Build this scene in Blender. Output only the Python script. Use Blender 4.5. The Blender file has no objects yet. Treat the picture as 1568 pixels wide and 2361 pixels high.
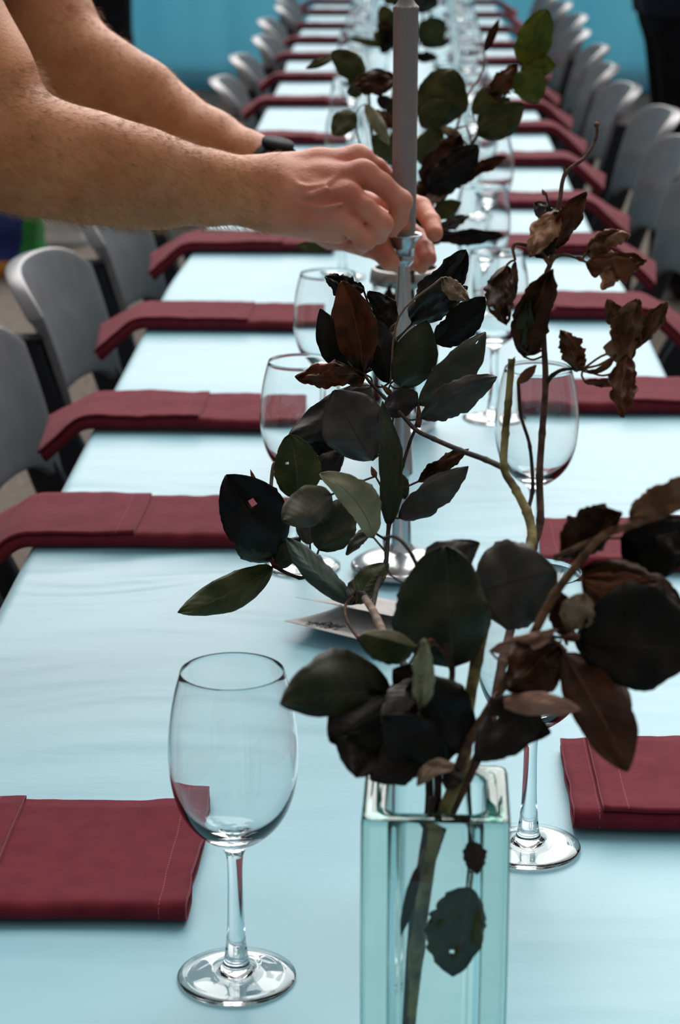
import bpy, bmesh, math, random
import numpy as np
from mathutils import Vector, Matrix
from mathutils.noise import noise as pnoise
import openvdb as vdb

# ------------------------------------------------------------------ camera
F_PX, WID, HEI = 5130.0, 1568.0, 2361.0
TH, PH = math.radians(17.1), math.radians(1.666)
HT = 0.74                                   # table top height
HC = 0.669                                  # camera above the table
CAM = Vector((0, 0, HT + HC))
FW = Vector((-math.sin(PH) * math.cos(TH), math.cos(PH) * math.cos(TH), -math.sin(TH)))
RT = Vector((math.cos(PH), math.sin(PH), 0))
UP = RT.cross(FW)
scene = bpy.context.scene
C = scene.collection
cd = bpy.data.cameras.new('camera'); cam = bpy.data.objects.new('camera', cd); C.objects.link(cam)
M = Matrix((RT, UP, -FW)).transposed().to_4x4(); M.translation = CAM
cam.matrix_world = M
cd.sensor_fit = 'VERTICAL'; cd.sensor_height = 36; cd.sensor_width = 24
cd.lens = F_PX / HEI * 36
cd.clip_start = .05; cd.clip_end = 200
cd.dof.use_dof = True; cd.dof.focus_distance = 1.54; cd.dof.aperture_fstop = 12.0
scene.camera = cam

# ------------------------------------------------------------------ light
w = bpy.data.worlds.new('world'); scene.world = w; w.use_nodes = True
nt = w.node_tree; bg = nt.nodes['Background']
tc = nt.nodes.new('ShaderNodeTexCoord'); sx = nt.nodes.new('ShaderNodeSeparateXYZ')
rmp = nt.nodes.new('ShaderNodeValToRGB')
nt.links.new(tc.outputs['Generated'], sx.inputs[0]); nt.links.new(sx.outputs[2], rmp.inputs[0])
rmp.color_ramp.elements[0].position = 0.0; rmp.color_ramp.elements[0].color = (.46, .50, .53, 1)
rmp.color_ramp.elements[1].position = 0.7; rmp.color_ramp.elements[1].color = (.98, .99, 1.0, 1)
nt.links.new(rmp.outputs[0], bg.inputs[0]); bg.inputs[1].default_value = 0.31
sl = bpy.data.lights.new('sun', 'SUN'); so = bpy.data.objects.new('sun', sl); C.objects.link(so)
sl.energy = 2.9; sl.angle = math.radians(60); sl.color = (1, .97, .94)
so.rotation_euler = Vector((-.10, -.75, -.66)).to_track_quat('-Z', 'Y').to_euler()
scene.view_settings.view_transform = 'Standard'; scene.view_settings.look = 'None'
scene.view_settings.gamma = 1; scene.view_settings.exposure = 0.47
scene.view_settings.use_curve_mapping = False
scene.cycles.use_denoising = True
scene.cycles.max_bounces = 16; scene.cycles.transmission_bounces = 14; scene.cycles.glossy_bounces = 6
scene.cycles.transparent_max_bounces = 16; scene.cycles.diffuse_bounces = 4

# ------------------------------------------------------------------ helpers
def P(px, py, Z):
    return CAM + Z * (FW + (px - 784) / F_PX * RT - (py - 1180.5) / F_PX * UP)
def T(px, py, z=HT):
    d = FW + (px - 784) / F_PX * RT - (py - 1180.5) / F_PX * UP
    return CAM + d * ((z - CAM.z) / d.z)
def sm(a, b, x):
    t = min(1, max(0, (x - a) / (b - a))); return t * t * (3 - 2 * t)
def mesh(name, vs, fs, mats=None, parent=None, smooth=True, uvs=None):
    me = bpy.data.meshes.new(name); me.from_pydata([tuple(v) for v in vs], [], fs); me.update()
    if uvs is not None:
        ul = me.uv_layers.new(name='UVMap')
        li = np.zeros(len(me.loops), dtype=np.int32); me.loops.foreach_get('vertex_index', li)
        ul.data.foreach_set('uv', np.array(uvs, dtype=np.float32)[li].ravel())
    if smooth: me.polygons.foreach_set('use_smooth', [True] * len(me.polygons))
    o = bpy.data.objects.new(name, me); C.objects.link(o)
    if mats is not None: me.materials.append(mats)
    if parent: o.parent = parent
    return o
def thing(name, label, cat, loc=(0, 0, 0), rz=0, group=None):
    o = bpy.data.objects.new(name, None); C.objects.link(o); o.location = loc; o.rotation_euler = (0, 0, rz)
    return tag(o, label, cat, group)
def tag(o, label, cat, group=None, kind=None):
    if label: o['label'] = label
    if cat: o['category'] = cat
    if group: o['group'] = group
    if kind: o['kind'] = kind
    return o
def dup(root, loc, rz, label=None, group=None):
    r = root.copy(); C.objects.link(r); r.location = loc; r.rotation_euler = (0, 0, rz)
    if label: r['label'] = label
    if group: r['group'] = group
    for ch in list(root.children):
        c = ch.copy(); C.objects.link(c); c.parent = r
        for g in ch.children:
            d = g.copy(); C.objects.link(d); d.parent = c
    return r
def lathe_data(prof, n=48, cx=0, cy=0):
    vs, fs = [], []
    for r, z in prof:
        for i in range(n):
            a = 2 * math.pi * i / n; vs.append((cx + r * math.cos(a), cy + r * math.sin(a), z))
    for k in range(len(prof) - 1):
        for i in range(n):
            j = (i + 1) % n; a, b = k * n, (k + 1) * n
            fs.append((a + i, a + j, b + j, b + i))
    return vs, fs
def catmull(pts, m=6):
    pts = [Vector(p) for p in pts]; out = []
    q = [2 * pts[0] - pts[1]] + pts + [2 * pts[-1] - pts[-2]]
    for i in range(1, len(q) - 2):
        for k in range(m):
            t = k / m; a, b, c, d = q[i - 1], q[i], q[i + 1], q[i + 2]
            out.append(.5 * ((2 * b) + (c - a) * t + (2 * a - 5 * b + 4 * c - d) * t * t + (3 * b - a - 3 * c + d) * t ** 3))
    out.append(pts[-1]); return out
def tube_data(path, rads, n=8, vs=None, fs=None, rough=0):
    vs = [] if vs is None else vs; fs = [] if fs is None else fs; off = len(vs)
    N = len(path); up = Vector((.3, .2, 1)).normalized()
    for i, p in enumerate(path):
        t = (path[min(i + 1, N - 1)] - path[max(i - 1, 0)]).normalized()
        a = t.cross(up)
        if a.length < 1e-3: a = t.cross(Vector((1, 0, 0)))
        a.normalize(); b = t.cross(a); r = rads[i] if hasattr(rads, '__len__') else rads
        for k in range(n):
            g = 2 * math.pi * k / n
            rr = r * (1 + rough * pnoise(p * 300 + Vector((k, 0, 0))))
            vs.append(p + rr * (math.cos(g) * a + math.sin(g) * b))
    for i in range(N - 1):
        for k in range(n):
            j = (k + 1) % n; a, b = off + i * n, off + (i + 1) * n
            fs.append((a + k, a + j, b + j, b + k))
    fs.append(tuple(off + k for k in range(n))[::-1]); fs.append(tuple(off + (N - 1) * n + k for k in range(n)))
    return vs, fs
def box_data(x0, x1, y0, y1, z0, z1, vs=None, fs=None):
    vs = [] if vs is None else vs; fs = [] if fs is None else fs; o = len(vs)
    for z in (z0, z1):
        for x, y in ((x0, y0), (x1, y0), (x1, y1), (x0, y1)): vs.append((x, y, z))
    fs += [(o+3,o+2,o+1,o), (o+4,o+5,o+6,o+7), (o,o+1,o+5,o+4), (o+1,o+2,o+6,o+5), (o+2,o+3,o+7,o+6), (o+3,o,o+4,o+7)]
    return vs, fs
def bevel(o, wd=.004, seg=2):
    m = o.modifiers.new('bevel', 'BEVEL'); m.width = wd; m.segments = seg; return o

# ------------------------------------------------------------------ materials
def mat(name, col=(.5, .5, .5), rough=.5, spec=.5, metal=0, **kw):
    m = bpy.data.materials.new(name); m.use_nodes = True
    b = m.node_tree.nodes['Principled BSDF']
    b.inputs['Base Color'].default_value = (*col, 1); b.inputs['Roughness'].default_value = rough
    b.inputs['Specular IOR Level'].default_value = spec; b.inputs['Metallic'].default_value = metal
    for k, v in kw.items(): b.inputs[k.replace('_', ' ')].default_value = v
    return m
def N(m, t, **kw):
    n = m.node_tree.nodes.new(t)
    for k, v in kw.items(): setattr(n, k, v)
    return n
def noise_col(m, c1, c2, scale=20, detail=4, lo=.35, hi=.65, bump=0, bscale=None, bdist=.001, coord='Object', stretch=None):
    t = m.node_tree; b = t.nodes['Principled BSDF']
    co = N(m, 'ShaderNodeTexCoord'); src = co.outputs[coord]
    if stretch:
        mp = N(m, 'ShaderNodeMapping'); mp.inputs['Scale'].default_value = stretch; t.links.new(src, mp.inputs[0]); src = mp.outputs[0]
    n = N(m, 'ShaderNodeTexNoise'); n.inputs['Scale'].default_value = scale; n.inputs['Detail'].default_value = detail
    t.links.new(src, n.inputs['Vector'])
    r = N(m, 'ShaderNodeValToRGB'); r.color_ramp.elements[0].position = lo; r.color_ramp.elements[1].position = hi
    r.color_ramp.elements[0].color = (*c1, 1); r.color_ramp.elements[1].color = (*c2, 1)
    t.links.new(n.outputs[0], r.inputs[0]); t.links.new(r.outputs[0], b.inputs['Base Color'])
    if bump:
        n2 = N(m, 'ShaderNodeTexNoise'); n2.inputs['Scale'].default_value = bscale or scale; n2.inputs['Detail'].default_value = 5
        t.links.new(src, n2.inputs['Vector'])
        bp = N(m, 'ShaderNodeBump'); bp.inputs['Strength'].default_value = bump; bp.inputs['Distance'].default_value = bdist
        t.links.new(n2.outputs[0], bp.inputs['Height']); t.links.new(bp.outputs[0], b.inputs['Normal'])
    return m
m_cloth = mat('blue_tablecloth', (.30, .60, .70), .42, .5, Sheen_Weight=.4, Sheen_Roughness=.35)
noise_col(m_cloth, (.215, .475, .565), (.24, .505, .60), 6, 3, bump=.25, bscale=14, bdist=.004, stretch=(.5, 2.2, 1))
m_asph = noise_col(mat('asphalt', rough=.95, spec=.1), (.135, .115, .098), (.24, .205, .175), 60, 8, bump=.6, bscale=140, bdist=.01)
m_tarp = noise_col(mat('blue_tarp', rough=.5, spec=.3), (.26, .62, .74), (.32, .68, .79), 1.5, 3, stretch=(3, 1, .4))
def translucent(m, f):
    t = m.node_tree; b = t.nodes['Principled BSDF']; tr = N(m, 'ShaderNodeBsdfTranslucent'); ms = N(m, 'ShaderNodeMixShader'); ms.inputs[0].default_value = f
    src = b.inputs['Base Color'].links[0].from_socket; t.links.new(src, tr.inputs[0])
    t.links.new(b.outputs[0], ms.inputs[1]); t.links.new(tr.outputs[0], ms.inputs[2]); t.links.new(ms.outputs[0], t.nodes['Material Output'].inputs[0])
translucent(m_tarp, .6)
m_chair = mat('grey_plastic', (.185, .18, .195), .32, .5)
noise_col(m_chair, (.150, .142, .150), (.175, .167, .175), 30, 2, bump=.1, bscale=400, bdist=.0005)
m_chair_dk = mat('dark_plastic', (.012, .013, .018), .5, .3)
m_metal = mat('pewter', (.46, .48, .50), .25, .5, 1)
noise_col(m_metal, (.36, .38, .40), (.56, .58, .60), 40, 4, bump=.25, bscale=60, bdist=.001, stretch=(1, 1, .25))
m_tin = noise_col(mat('tin_rim', rough=.38, metal=1), (.24, .23, .22), (.36, .35, .33), 60, 4)
m_wax = mat('grey_wax', (.235, .20, .195), .5, .4)
m_wax.node_tree.nodes['Principled BSDF'].inputs['Subsurface Weight'].default_value = .25
m_wax.node_tree.nodes['Principled BSDF'].inputs['Subsurface Radius'].default_value = (.006, .004, .003)
m_wick = mat('wick', (.5, .45, .4), .9)
m_paper = noise_col(mat('card_paper', rough=.8, spec=.2), (.62, .59, .57), (.66, .63, .61), 80, 3)
m_ink = mat('black_ink', (.01, .01, .012), .7, .2)
m_frame = mat('table_metal', (.03, .03, .035), .4, .5, 1)
m_top = mat('table_board', (.2, .19, .18), .6)
def glass_mat(name, col=(1, 1, 1), ior=1.5, dens=0, vcol=(1, 1, 1), rough=0):
    m = bpy.data.materials.new(name); m.use_nodes = True; t = m.node_tree; t.nodes.remove(t.nodes['Principled BSDF'])
    g = N(m, 'ShaderNodeBsdfGlass'); g.inputs['Color'].default_value = (*col, 1); g.inputs['IOR'].default_value = ior
    g.inputs['Roughness'].default_value = rough
    t.links.new(g.outputs[0], t.nodes['Material Output'].inputs['Surface'])
    if dens:
        v = N(m, 'ShaderNodeVolumeAbsorption'); v.inputs['Color'].default_value = (*vcol, 1); v.inputs['Density'].default_value = dens
        t.links.new(v.outputs[0], t.nodes['Material Output'].inputs['Volume'])
    return m
m_glass = glass_mat('clear_glass', (.985, .99, .99), 1.46)
m_green = glass_mat('green_glass', (.98, 1, .99), 1.46, 9, (.42, .74, .68))
m_nap = mat('burgundy_linen', (.19, .022, .038), .9, .12)
def nap_nodes(m):
    t = m.node_tree; b = t.nodes['Principled BSDF']; b.inputs['Sheen Weight'].default_value = .12
    b.inputs['Sheen Roughness'].default_value = .5; b.inputs['Sheen Tint'].default_value = (.9, .55, .6, 1)
    uv = N(m, 'ShaderNodeUVMap'); sp = N(m, 'ShaderNodeSeparateXYZ'); t.links.new(uv.outputs[0], sp.inputs[0])
    n = N(m, 'ShaderNodeTexNoise'); n.inputs['Scale'].default_value = 55; n.inputs['Detail'].default_value = 6; t.links.new(uv.outputs[0], n.inputs['Vector'])
    r = N(m, 'ShaderNodeValToRGB'); t.links.new(n.outputs[0], r.inputs[0])
    r.color_ramp.elements[0].position = .3; r.color_ramp.elements[1].position = .75
    r.color_ramp.elements[0].color = (.118, .011, .020, 1); r.color_ramp.elements[1].color = (.170, .019, .032, 1)
    # stitched hem: a thin line .016 m from the folded end, broken into stitches
    a = N(m, 'ShaderNodeMath', operation='SUBTRACT'); a.inputs[1].default_value = .018; t.links.new(sp.outputs[0], a.inputs[0])
    a2 = N(m, 'ShaderNodeMath', operation='ABSOLUTE'); t.links.new(a.outputs[0], a2.inputs[0])
    a3 = N(m, 'ShaderNodeMath', operation='LESS_THAN'); a3.inputs[1].default_value = .0005; t.links.new(a2.outputs[0], a3.inputs[0])
    s = N(m, 'ShaderNodeMath', operation='MULTIPLY'); s.inputs[1].default_value = 1800; t.links.new(sp.outputs[1], s.inputs[0])
    s2 = N(m, 'ShaderNodeMath', operation='SINE'); t.links.new(s.outputs[0], s2.inputs[0])
    s3 = N(m, 'ShaderNodeMath', operation='GREATER_THAN'); s3.inputs[1].default_value = -.4; t.links.new(s2.outputs[0], s3.inputs[0])
    e = N(m, 'ShaderNodeMath', operation='LESS_THAN'); e.inputs[1].default_value = .0009; t.links.new(sp.outputs[0], e.inputs[0])
    mu = N(m, 'ShaderNodeMath', operation='MULTIPLY'); t.links.new(a3.outputs[0], mu.inputs[0]); t.links.new(s3.outputs[0], mu.inputs[1])
    ad = N(m, 'ShaderNodeMath', operation='MAXIMUM'); t.links.new(mu.outputs[0], ad.inputs[0]); t.links.new(e.outputs[0], ad.inputs[1])
    mx = N(m, 'ShaderNodeMix', data_type='RGBA'); t.links.new(ad.outputs[0], mx.inputs[0]); t.links.new(r.outputs[0], mx.inputs[6])
    mx.inputs[7].default_value = (.24, .055, .075, 1); t.links.new(mx.outputs[2], b.inputs['Base Color'])
    wv = N(m, 'ShaderNodeTexNoise'); wv.inputs['Scale'].default_value = 900; t.links.new(uv.outputs[0], wv.inputs['Vector'])
    bp = N(m, 'ShaderNodeBump'); bp.inputs['Strength'].default_value = .35; bp.inputs['Distance'].default_value = .0006
    t.links.new(wv.outputs[0], bp.inputs['Height']); t.links.new(bp.outputs[0], b.inputs['Normal'])
nap_nodes(m_nap)

# ------------------------------------------------------------------ setting
def grid(name, x0, x1, y0, y1, nx, ny, zf, m, kind='structure'):
    vs = [(x0 + (x1 - x0) * i / nx, y0 + (y1 - y0) * j / ny, 0) for j in range(ny + 1) for i in range(nx + 1)]
    vs = [(x, y, zf(x, y)) for x, y, _ in vs]
    fs = [(j * (nx + 1) + i, j * (nx + 1) + i + 1, (j + 1) * (nx + 1) + i + 1, (j + 1) * (nx + 1) + i) for j in range(ny) for i in range(nx)]
    o = mesh(name, vs, fs, m); o['kind'] = kind; return o
grid('floor', -14, 14, -6, 16, 20, 20, lambda x, y: 0, m_asph)
# blue tarpaulin wall at the far end
vs, fs = [], []
NX, NZ = 260, 14
for k in range(NZ + 1):
    for i in range(NX + 1):
        x = -7 + 14 * i / NX; z = 2.3 * k / NZ
        y = 12.75 + .06 * math.sin(x * 2.3 + .4 * math.sin(z * 2)) + .03 * math.sin(x * 7.1) + .03 * pnoise((x * 1.3, z, 0)) - .12 * math.exp(-z * 6)
        vs.append((x, y, max(z, .004)))
for k in range(NZ):
    for i in range(NX):
        a = k * (NX + 1) + i; fs.append((a, a + 1, a + NX + 2, a + NX + 1))
wall = mesh('wall_back', vs, fs, m_tarp); wall['kind'] = 'structure'
sd = wall.modifiers.new('s', 'SOLIDIFY'); sd.thickness = .004
# weighted hem lying along the bottom of the tarpaulin
vs, fs = tube_data([Vector((-7 + 14 * i / 90, 12.52 + .05 * math.sin(i * .9), .06)) for i in range(91)], .055, 10)
o = mesh('trim_1', vs, fs, m_tarp); o['kind'] = 'structure'

# ------------------------------------------------------------------ tables and cloth
YS = [(-1, -.360, .337), (3.3, -.360, .337), (3.75, -.347, .325), (6.3, -.345, .325), (7.0, -.360, .345), (9.6, -.365, .350)]
def edge(y, k):
    for a, b in zip(YS, YS[1:]):
        if y <= b[0]: return a[k] + (b[k] - a[k]) * sm(a[0], b[0], y)
    return YS[-1][k]
Y0, Y1 = .35, 9.35
def wrinkle(x, y):
    h = .0010 * pnoise((x * 4, y * 6, 0))
    for cy, amp, ln in ((1.92, .0016, 60), (2.15, .0016, 55), (1.62, .001, 60), (2.6, .0008, 40), (1.2, .0006, 50)):
        g = math.exp(-((y - cy) / .16) ** 2)
        r = pnoise((x * 3.5 + cy, y * ln * .35 + 1.2 * pnoise((x * 4, y * 3, 7)), cy))
        h += 1.5 * amp * g * (1 - abs(r) * 2.2)
    return h
NXc, NYc = 110, 1500
prof = [(-1.0, -.16), (-1.0, -.10), (-1.0, -.04), (-1.0, -.012)]
vs, fs = [], []
def xs_row(y):
    l, r = edge(y, 1), edge(y, 2); row = []
    for dz in (-.16, -.09, -.03): row.append((l - .004 + .006 * math.sin(y * 9 + dz * 20) * (-dz * 6), y, HT + dz))
    row += [(l - .002, y, HT - .006), (l + .0015, y, HT - .0015)]
    for i in range(NXc + 1):
        x = l + .006 + (r - l - .012) * i / NXc
        row.append((x, y, HT + wrinkle(x, y)))
    row += [(r - .0015, y, HT - .0015), (r + .002, y, HT - .006)]
    for dz in (-.03, -.09, -.16): row.append((r + .004 + .006 * math.sin(y * 8 + dz * 20) * (-dz * 6), y, HT + dz))
    return row
rows = [Y0 + (4.0 - Y0) * j / 600 for j in range(601)] + [4.0 + (Y1 - 4.0) * j / 120 for j in range(1, 121)]
for y in rows: vs += xs_row(y)
nr = NXc + 11
for j in range(len(rows) - 1):
    for i in range(nr - 1):
        a = j * nr + i; fs.append((a, a + 1, a + nr + 1, a + nr))
cl = mesh('tablecloth', vs, fs, m_cloth)
tag(cl, 'pale blue cloth running the whole length of the banquet tables', 'tablecloth')
def folding_table(y0, y1, label):
    t = thing('folding_table', label, 'table', (0, (y0 + y1) / 2, 0), 0, 'tables in one long row under the blue cloth')
    l = max(edge(y0 + .02, 1), edge(y1 - .02, 1)) + .01; r = min(edge(y0 + .02, 2), edge(y1 - .02, 2)) - .01
    hy = (y1 - y0) / 2 - .01
    v, f = box_data(l, r, -hy, hy, HT - .03, HT - .0045); bevel(mesh('table_top', v, f, m_top, t, False))
    for sy in (-1, 1):
        for x in (l + .06, r - .06):
            v, f = tube_data([Vector((x, sy * (hy - .18), HT - .03)), Vector((x, sy * (hy - .14), .0))], .014, 10); mesh('leg', v, f, m_frame, t)
        v, f = tube_data([Vector((l + .06, sy * (hy - .15), .12)), Vector((r - .06, sy * (hy - .15), .12))], .009, 8); mesh('stretcher', v, f, m_frame, t)
cuts = [.36, 1.9, 3.5, 5.1, 6.7, 8.2, 9.34]
names = ['nearest folding table, holding the tall square glass vase', 'second folding table, holding the candlestick',
         'third folding table, just beyond the second vase', 'fourth folding table from the camera', 'fifth folding table from the camera', 'farthest folding table, before the blue tarpaulin']
for a, b, s in zip(cuts, cuts[1:], names): folding_table(a, b, s)

# ------------------------------------------------------------------ chairs
def build_chair(label):
    t = thing('plastic_chair', label, 'chair')
    zt, zb = .80, .45
    def bx(z, s): return -.20 - (z - zb) * .19 - max(0, z - .62) ** 2 * .55 + .045 * s * s - .006
    hw = lambda z: .185 + .012 * (z - zb) / (zt - zb)
    def surf(name, ss, zlow, m, thick=.012, lip=True):
        vs, fs = [], []; nz = 12; n = len(ss)
        ztop = lambda s: zt - .035 * abs(s) ** 6 + .012 * (1 - s * s)
        for side in (0, 1):
            for s in ss:
                for k in range(nz + 1):
                    z = zlow(s) + (ztop(s) - zlow(s)) * k / nz
                    x = bx(z, s) - side * thick - (side * .011 * sm(ztop(s) - .03, ztop(s), z) if lip else 0)
                    vs.append((x, s * hw(z), z - (.006 * side if k == nz else 0)))
        o = n * (nz + 1)
        for i in range(n - 1):
            for k in range(nz):
                a = i * (nz + 1) + k; b = a + nz + 1
                fs.append((a, b, b + 1, a + 1)); fs.append((o + a, o + a + 1, o + b + 1, o + b))
            a = i * (nz + 1); b = a + nz + 1
            fs.append((a, o + a, o + b, b)); fs.append((a + nz, b + nz, o + b + nz, o + a + nz))
        for i in (0, n - 1):
            for k in range(nz):
                a = i * (nz + 1) + k
                q = (a, a + 1, o + a + 1, o + a); fs.append(q if i == 0 else q[::-1])
        ob = mesh(name, vs, fs, m, t); bevel(ob, .004, 3); return ob
    ss = [-1 + 2 * i / 24 for i in range(25)]
    surf('backrest', ss, lambda s: .615 - .045 * abs(s) ** 6, m_chair, .014)
    # dark side frames: rear legs that carry the back
    for s in (-1, 1):
        pts = [Vector((bx(.74, 1) - .036, s * .182, .735)), Vector((bx(.6, 1) - .026, s * .186, .60)), Vector((-.165, s * .19, .45)), Vector((-.20, s * .20, .2)), Vector((-.25, s * .205, 0))]
        path = catmull(pts, 5); vs, fs = [], []
        for i, p in enumerate(path):
            wx = .018 + .012 * math.exp(-((p.z - .47) / .12) ** 2)
            for dx, dy in ((-wx, -.014), (wx, -.014), (wx, .014), (-wx, .014)): vs.append((p.x + dx, p.y + dy, p.z))
        for i in range(len(path) - 1):
            for k in range(4):
                j = (k + 1) % 4; fs.append((i * 4 + k, i * 4 + j, i * 4 + 4 + j, i * 4 + 4 + k))
        fs += [(0, 1, 2, 3), tuple((len(path) - 1) * 4 + k for k in (3, 2, 1, 0))]
        bevel(mesh('rear_leg', vs, fs, m_chair_dk, t, False), .006, 2)
        pts = [Vector((.16, s * .18, .44)), Vector((.19, s * .19, .2)), Vector((.215, s * .2, 0))]
        v, f = tube_data(catmull(pts, 4), .017, 8); mesh('front_leg', v, f, m_chair_dk, t)
        v, f = tube_data([Vector((-.17, s * .19, .40)), Vector((.16, s * .182, .425))], .015, 8); mesh('side_rail', v, f, m_chair_dk, t)
    vs, fs = [], []; n = 14
    for side in (0, 1):
        for j in range(n + 1):
            for i in range(n + 1):
                u, v = -1 + 2 * i / n, -1 + 2 * j / n
                x = .01 + .20 * u * (1 - .06 * v * v); y = .20 * v * (1 - .08 * (u < 0) * u * u)
                z = .455 - .018 * (1 - v * v) * (1 - .5 * (u + 1) / 2) - .02 * sm(.7, 1, u) - side * .016
                vs.append((x, y, z))
    o2 = (n + 1) ** 2
    for j in range(n):
        for i in range(n):
            a = j * (n + 1) + i; q = (a, a + 1, a + n + 2, a + n + 1); fs.append(q); fs.append(tuple(o2 + k for k in q[::-1]))
    for i in range(n):
        fs.append((i, o2 + i, o2 + i + 1, i + 1)); a = n * (n + 1) + i; fs.append((a, a + 1, o2 + a + 1, o2 + a))
        a = i * (n + 1); fs.append((a, a + n + 1, o2 + a + n + 1, o2 + a)); a += n; fs.append((a, o2 + a, o2 + a + n + 1, a + n + 1))
    mesh('seat', vs, fs, m_chair, t)
    return t
ORD = ['nearest', 'second', 'third', 'fourth', 'fifth', 'sixth', 'seventh', 'eighth', 'ninth', 'tenth', 'eleventh', 'twelfth', 'thirteenth', 'fourteenth', 'fifteenth', 'sixteenth', 'seventeenth', 'eighteenth']
# (Z of the back's far top corner, x of the back's top)
Lc = [(1.93, -.545), (2.40, -.545), (2.89, -.545), (3.40, -.535), (3.93, -.52), (4.45, -.50), (5.1, -.49), (5.75, -.455), (6.3, -.45), (6.85, -.425), (7.45, -.45), (8.05, -.43), (8.6, -.47)]
Rc = [(3.25, .56), (3.75, .555), (4.2, .565), (4.66, .56), (5.15, .575), (5.62, .535), (6.1, .53), (6.6, .55), (7.1, .535), (7.65, .57), (8.2, .56), (8.75, .56)]
HH = CAM.z - .81
def chair_y(Z): return (Z - HH * math.sin(TH)) / math.cos(TH) - .195
first = None
rnd = random.Random(4)
for i, (Z, x) in enumerate(Lc):
    if 4.0 < Z < 4.3: continue
    lab = 'grey plastic chair, %s along the left side of the table' % ORD[i]
    loc = (x + .28, chair_y(Z), 0); rz = rnd.uniform(-.05, .05)
    if first is None:
        first = build_chair(lab); first.location = loc; first.rotation_euler.z = rz; first['group'] = 'chairs along the left side'
    else: dup(first, loc, rz, lab, 'chairs along the left side')
for i, (Z, x) in enumerate(Rc):
    dup(first, (x - .28, chair_y(Z), 0), math.pi + rnd.uniform(-.06, .06), 'grey plastic chair, %s in view along the right side of the table' % ORD[i], 'chairs along the right side')

# ------------------------------------------------------------------ napkins
def napkin_mesh(L, W, over, side, seed, fu, flapw=None):
    """local: u from inner end (0) outward, v across (-=near camera). side=-1 left,+1 right. over = length past table edge."""
    def ring(W0, W1, th):
        c = []
        c.append((W1, .0022)); 
        for k in range(7): c.append((W1 - (W1 - W0 - .010) * (k + 1) / 7, .0020))
        r = .0062
        for k in range(1, 8):
            a = -math.pi / 2 - math.pi * k / 8; c.append((W0 + .010 + r * 1.3 * math.cos(a), .0082 + r * math.sin(a)))
        for k in range(0, 12): c.append((W0 + .010 + (W1 - W0 - .008) * k / 11, .0144 - .0065 * (k / 11) ** .7))
        return c
    cl_ = ring(-W / 2, W / 2, 0); n = len(cl_)
    inner = [(W / 2 - .004, .0045), (0, .0050), (-W / 2 + .02, .0060), (-W / 2 + .012, .0085), (-W / 2 + .02, .0105), (0, .0095), (W / 2 - .006, .0062)]
    nu = max(24, int((L + over) / .006))
    def place(u, v, z):
        zz = z + .0022 * pnoise((u * 18, v * 22, seed)) * (z > .006) + .0012 * pnoise((u * 60, v * 12, seed + 3)) * (z > .006)
        uu = u + .003 * pnoise((v * 30, seed, 0)) * (1 - sm(0, .03, u))
        vv = v + .004 * pnoise((u * 9, seed + 5, 0))
        if uu <= L: return uu, vv, zz
        d = uu - L; R = .035; amax = .62
        a = min(d / R, amax); k = max(0, d - R * amax)
        xo = (R + zz) * math.sin(a) + k * math.cos(amax); zo = -R * (1 - math.cos(a)) + zz * math.cos(a) - k * math.sin(amax)
        tw = .25 * d * (vv / (W / 2)); 
        return L + xo - .35 * d * (.5 - vv / W) * .5, vv - .12 * d + .1 * tw, zo + .12 * d * (vv / W + .5)
    def sheet(cen, u0, u1, name, th=.0011, lift=0, uo=0):
        vs, fs, uv = [], [], []; m = len(cen)
        up, dn = [], []
        for i, (v, z) in enumerate(cen):
            a = cen[max(0, i - 1)]; b = cen[min(m - 1, i + 1)]; dv, dz = b[0] - a[0], b[1] - a[1]; l = math.hypot(dv, dz) or 1
            up.append((v - dz / l * th, z + dv / l * th)); dn.append((v + dz / l * th, z - dv / l * th))
        rg = up + dn[::-1]; mm = len(rg)
        steps = max(4, int((u1 - u0) / .006))
        for s in range(steps + 1):
            u = u0 + (u1 - u0) * s / steps
            for (v, z) in rg:
                uu, vv, zz = place(u, v, z + lift); vs.append((side * uu, vv, zz)); uv.append((u - u0 + uo, v))
        for s in range(steps):
            for k in range(mm):
                j = (k + 1) % mm; a = s * mm; q = (a + k, a + j, a + mm + j, a + mm + k); fs.append(q if side < 0 else q[::-1])
        for s in (0, steps):
            for k in range(m - 1): fs.append((s * mm + k, s * mm + k + 1, s * mm + mm - 2 - k, s * mm + mm - 1 - k))
        return vs, fs, uv
    a = sheet(cl_, 0, L + over, 'napkin'); b = sheet(inner, .002, L + over - .004, 'in', .0008, 0, .03)
    o = len(a[0]); vs = a[0] + b[0]; fs = a[1] + [tuple(o + i for i in f) for f in b[1]]; uv = a[2] + b[2]
    # the outer fold: the hemmed end turned back on top
    top = [(-W / 2 + .004, .0165)] + [(-W / 2 + .010 + (W - .008) * k / 11, .0168 - .0068 * (k / 11) ** .7) for k in range(12)]
    f = sheet(top, fu, L + over + .002, 'flap', .0011, .0006)
    return (vs, fs, uv), f
def napkin(pin, pyb, side, over=.11, label='', W=.155, fu=None, inx=None, rz=0, vis=True, flap=True):
    """pin: inner end px at the near edge, pyb: py of the near (bottom) edge on the table."""
    c = T(pin, pyb); y = c.y + W / 2 + .004; x = inx if inx is not None else c.x
    L = (x - edge(y, 1)) if side < 0 else (edge(y, 2) - x)
    fu = (L * .62 if fu is None else fu)
    (v, f, uv), fl = napkin_mesh(L, W, over, side, pyb * .37, fu)
    o = mesh('napkin', v, f, m_nap, None, True, uv); o.location = (x, y, HT + .0015); o.rotation_euler.z = rz
    tag(o, label, 'napkin', 'burgundy napkins along the %s side' % ('left' if side < 0 else 'right'))
    if flap: mesh('hemmed_fold', fl[0], fl[1], m_nap, o, True, fl[2])
    return o
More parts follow.
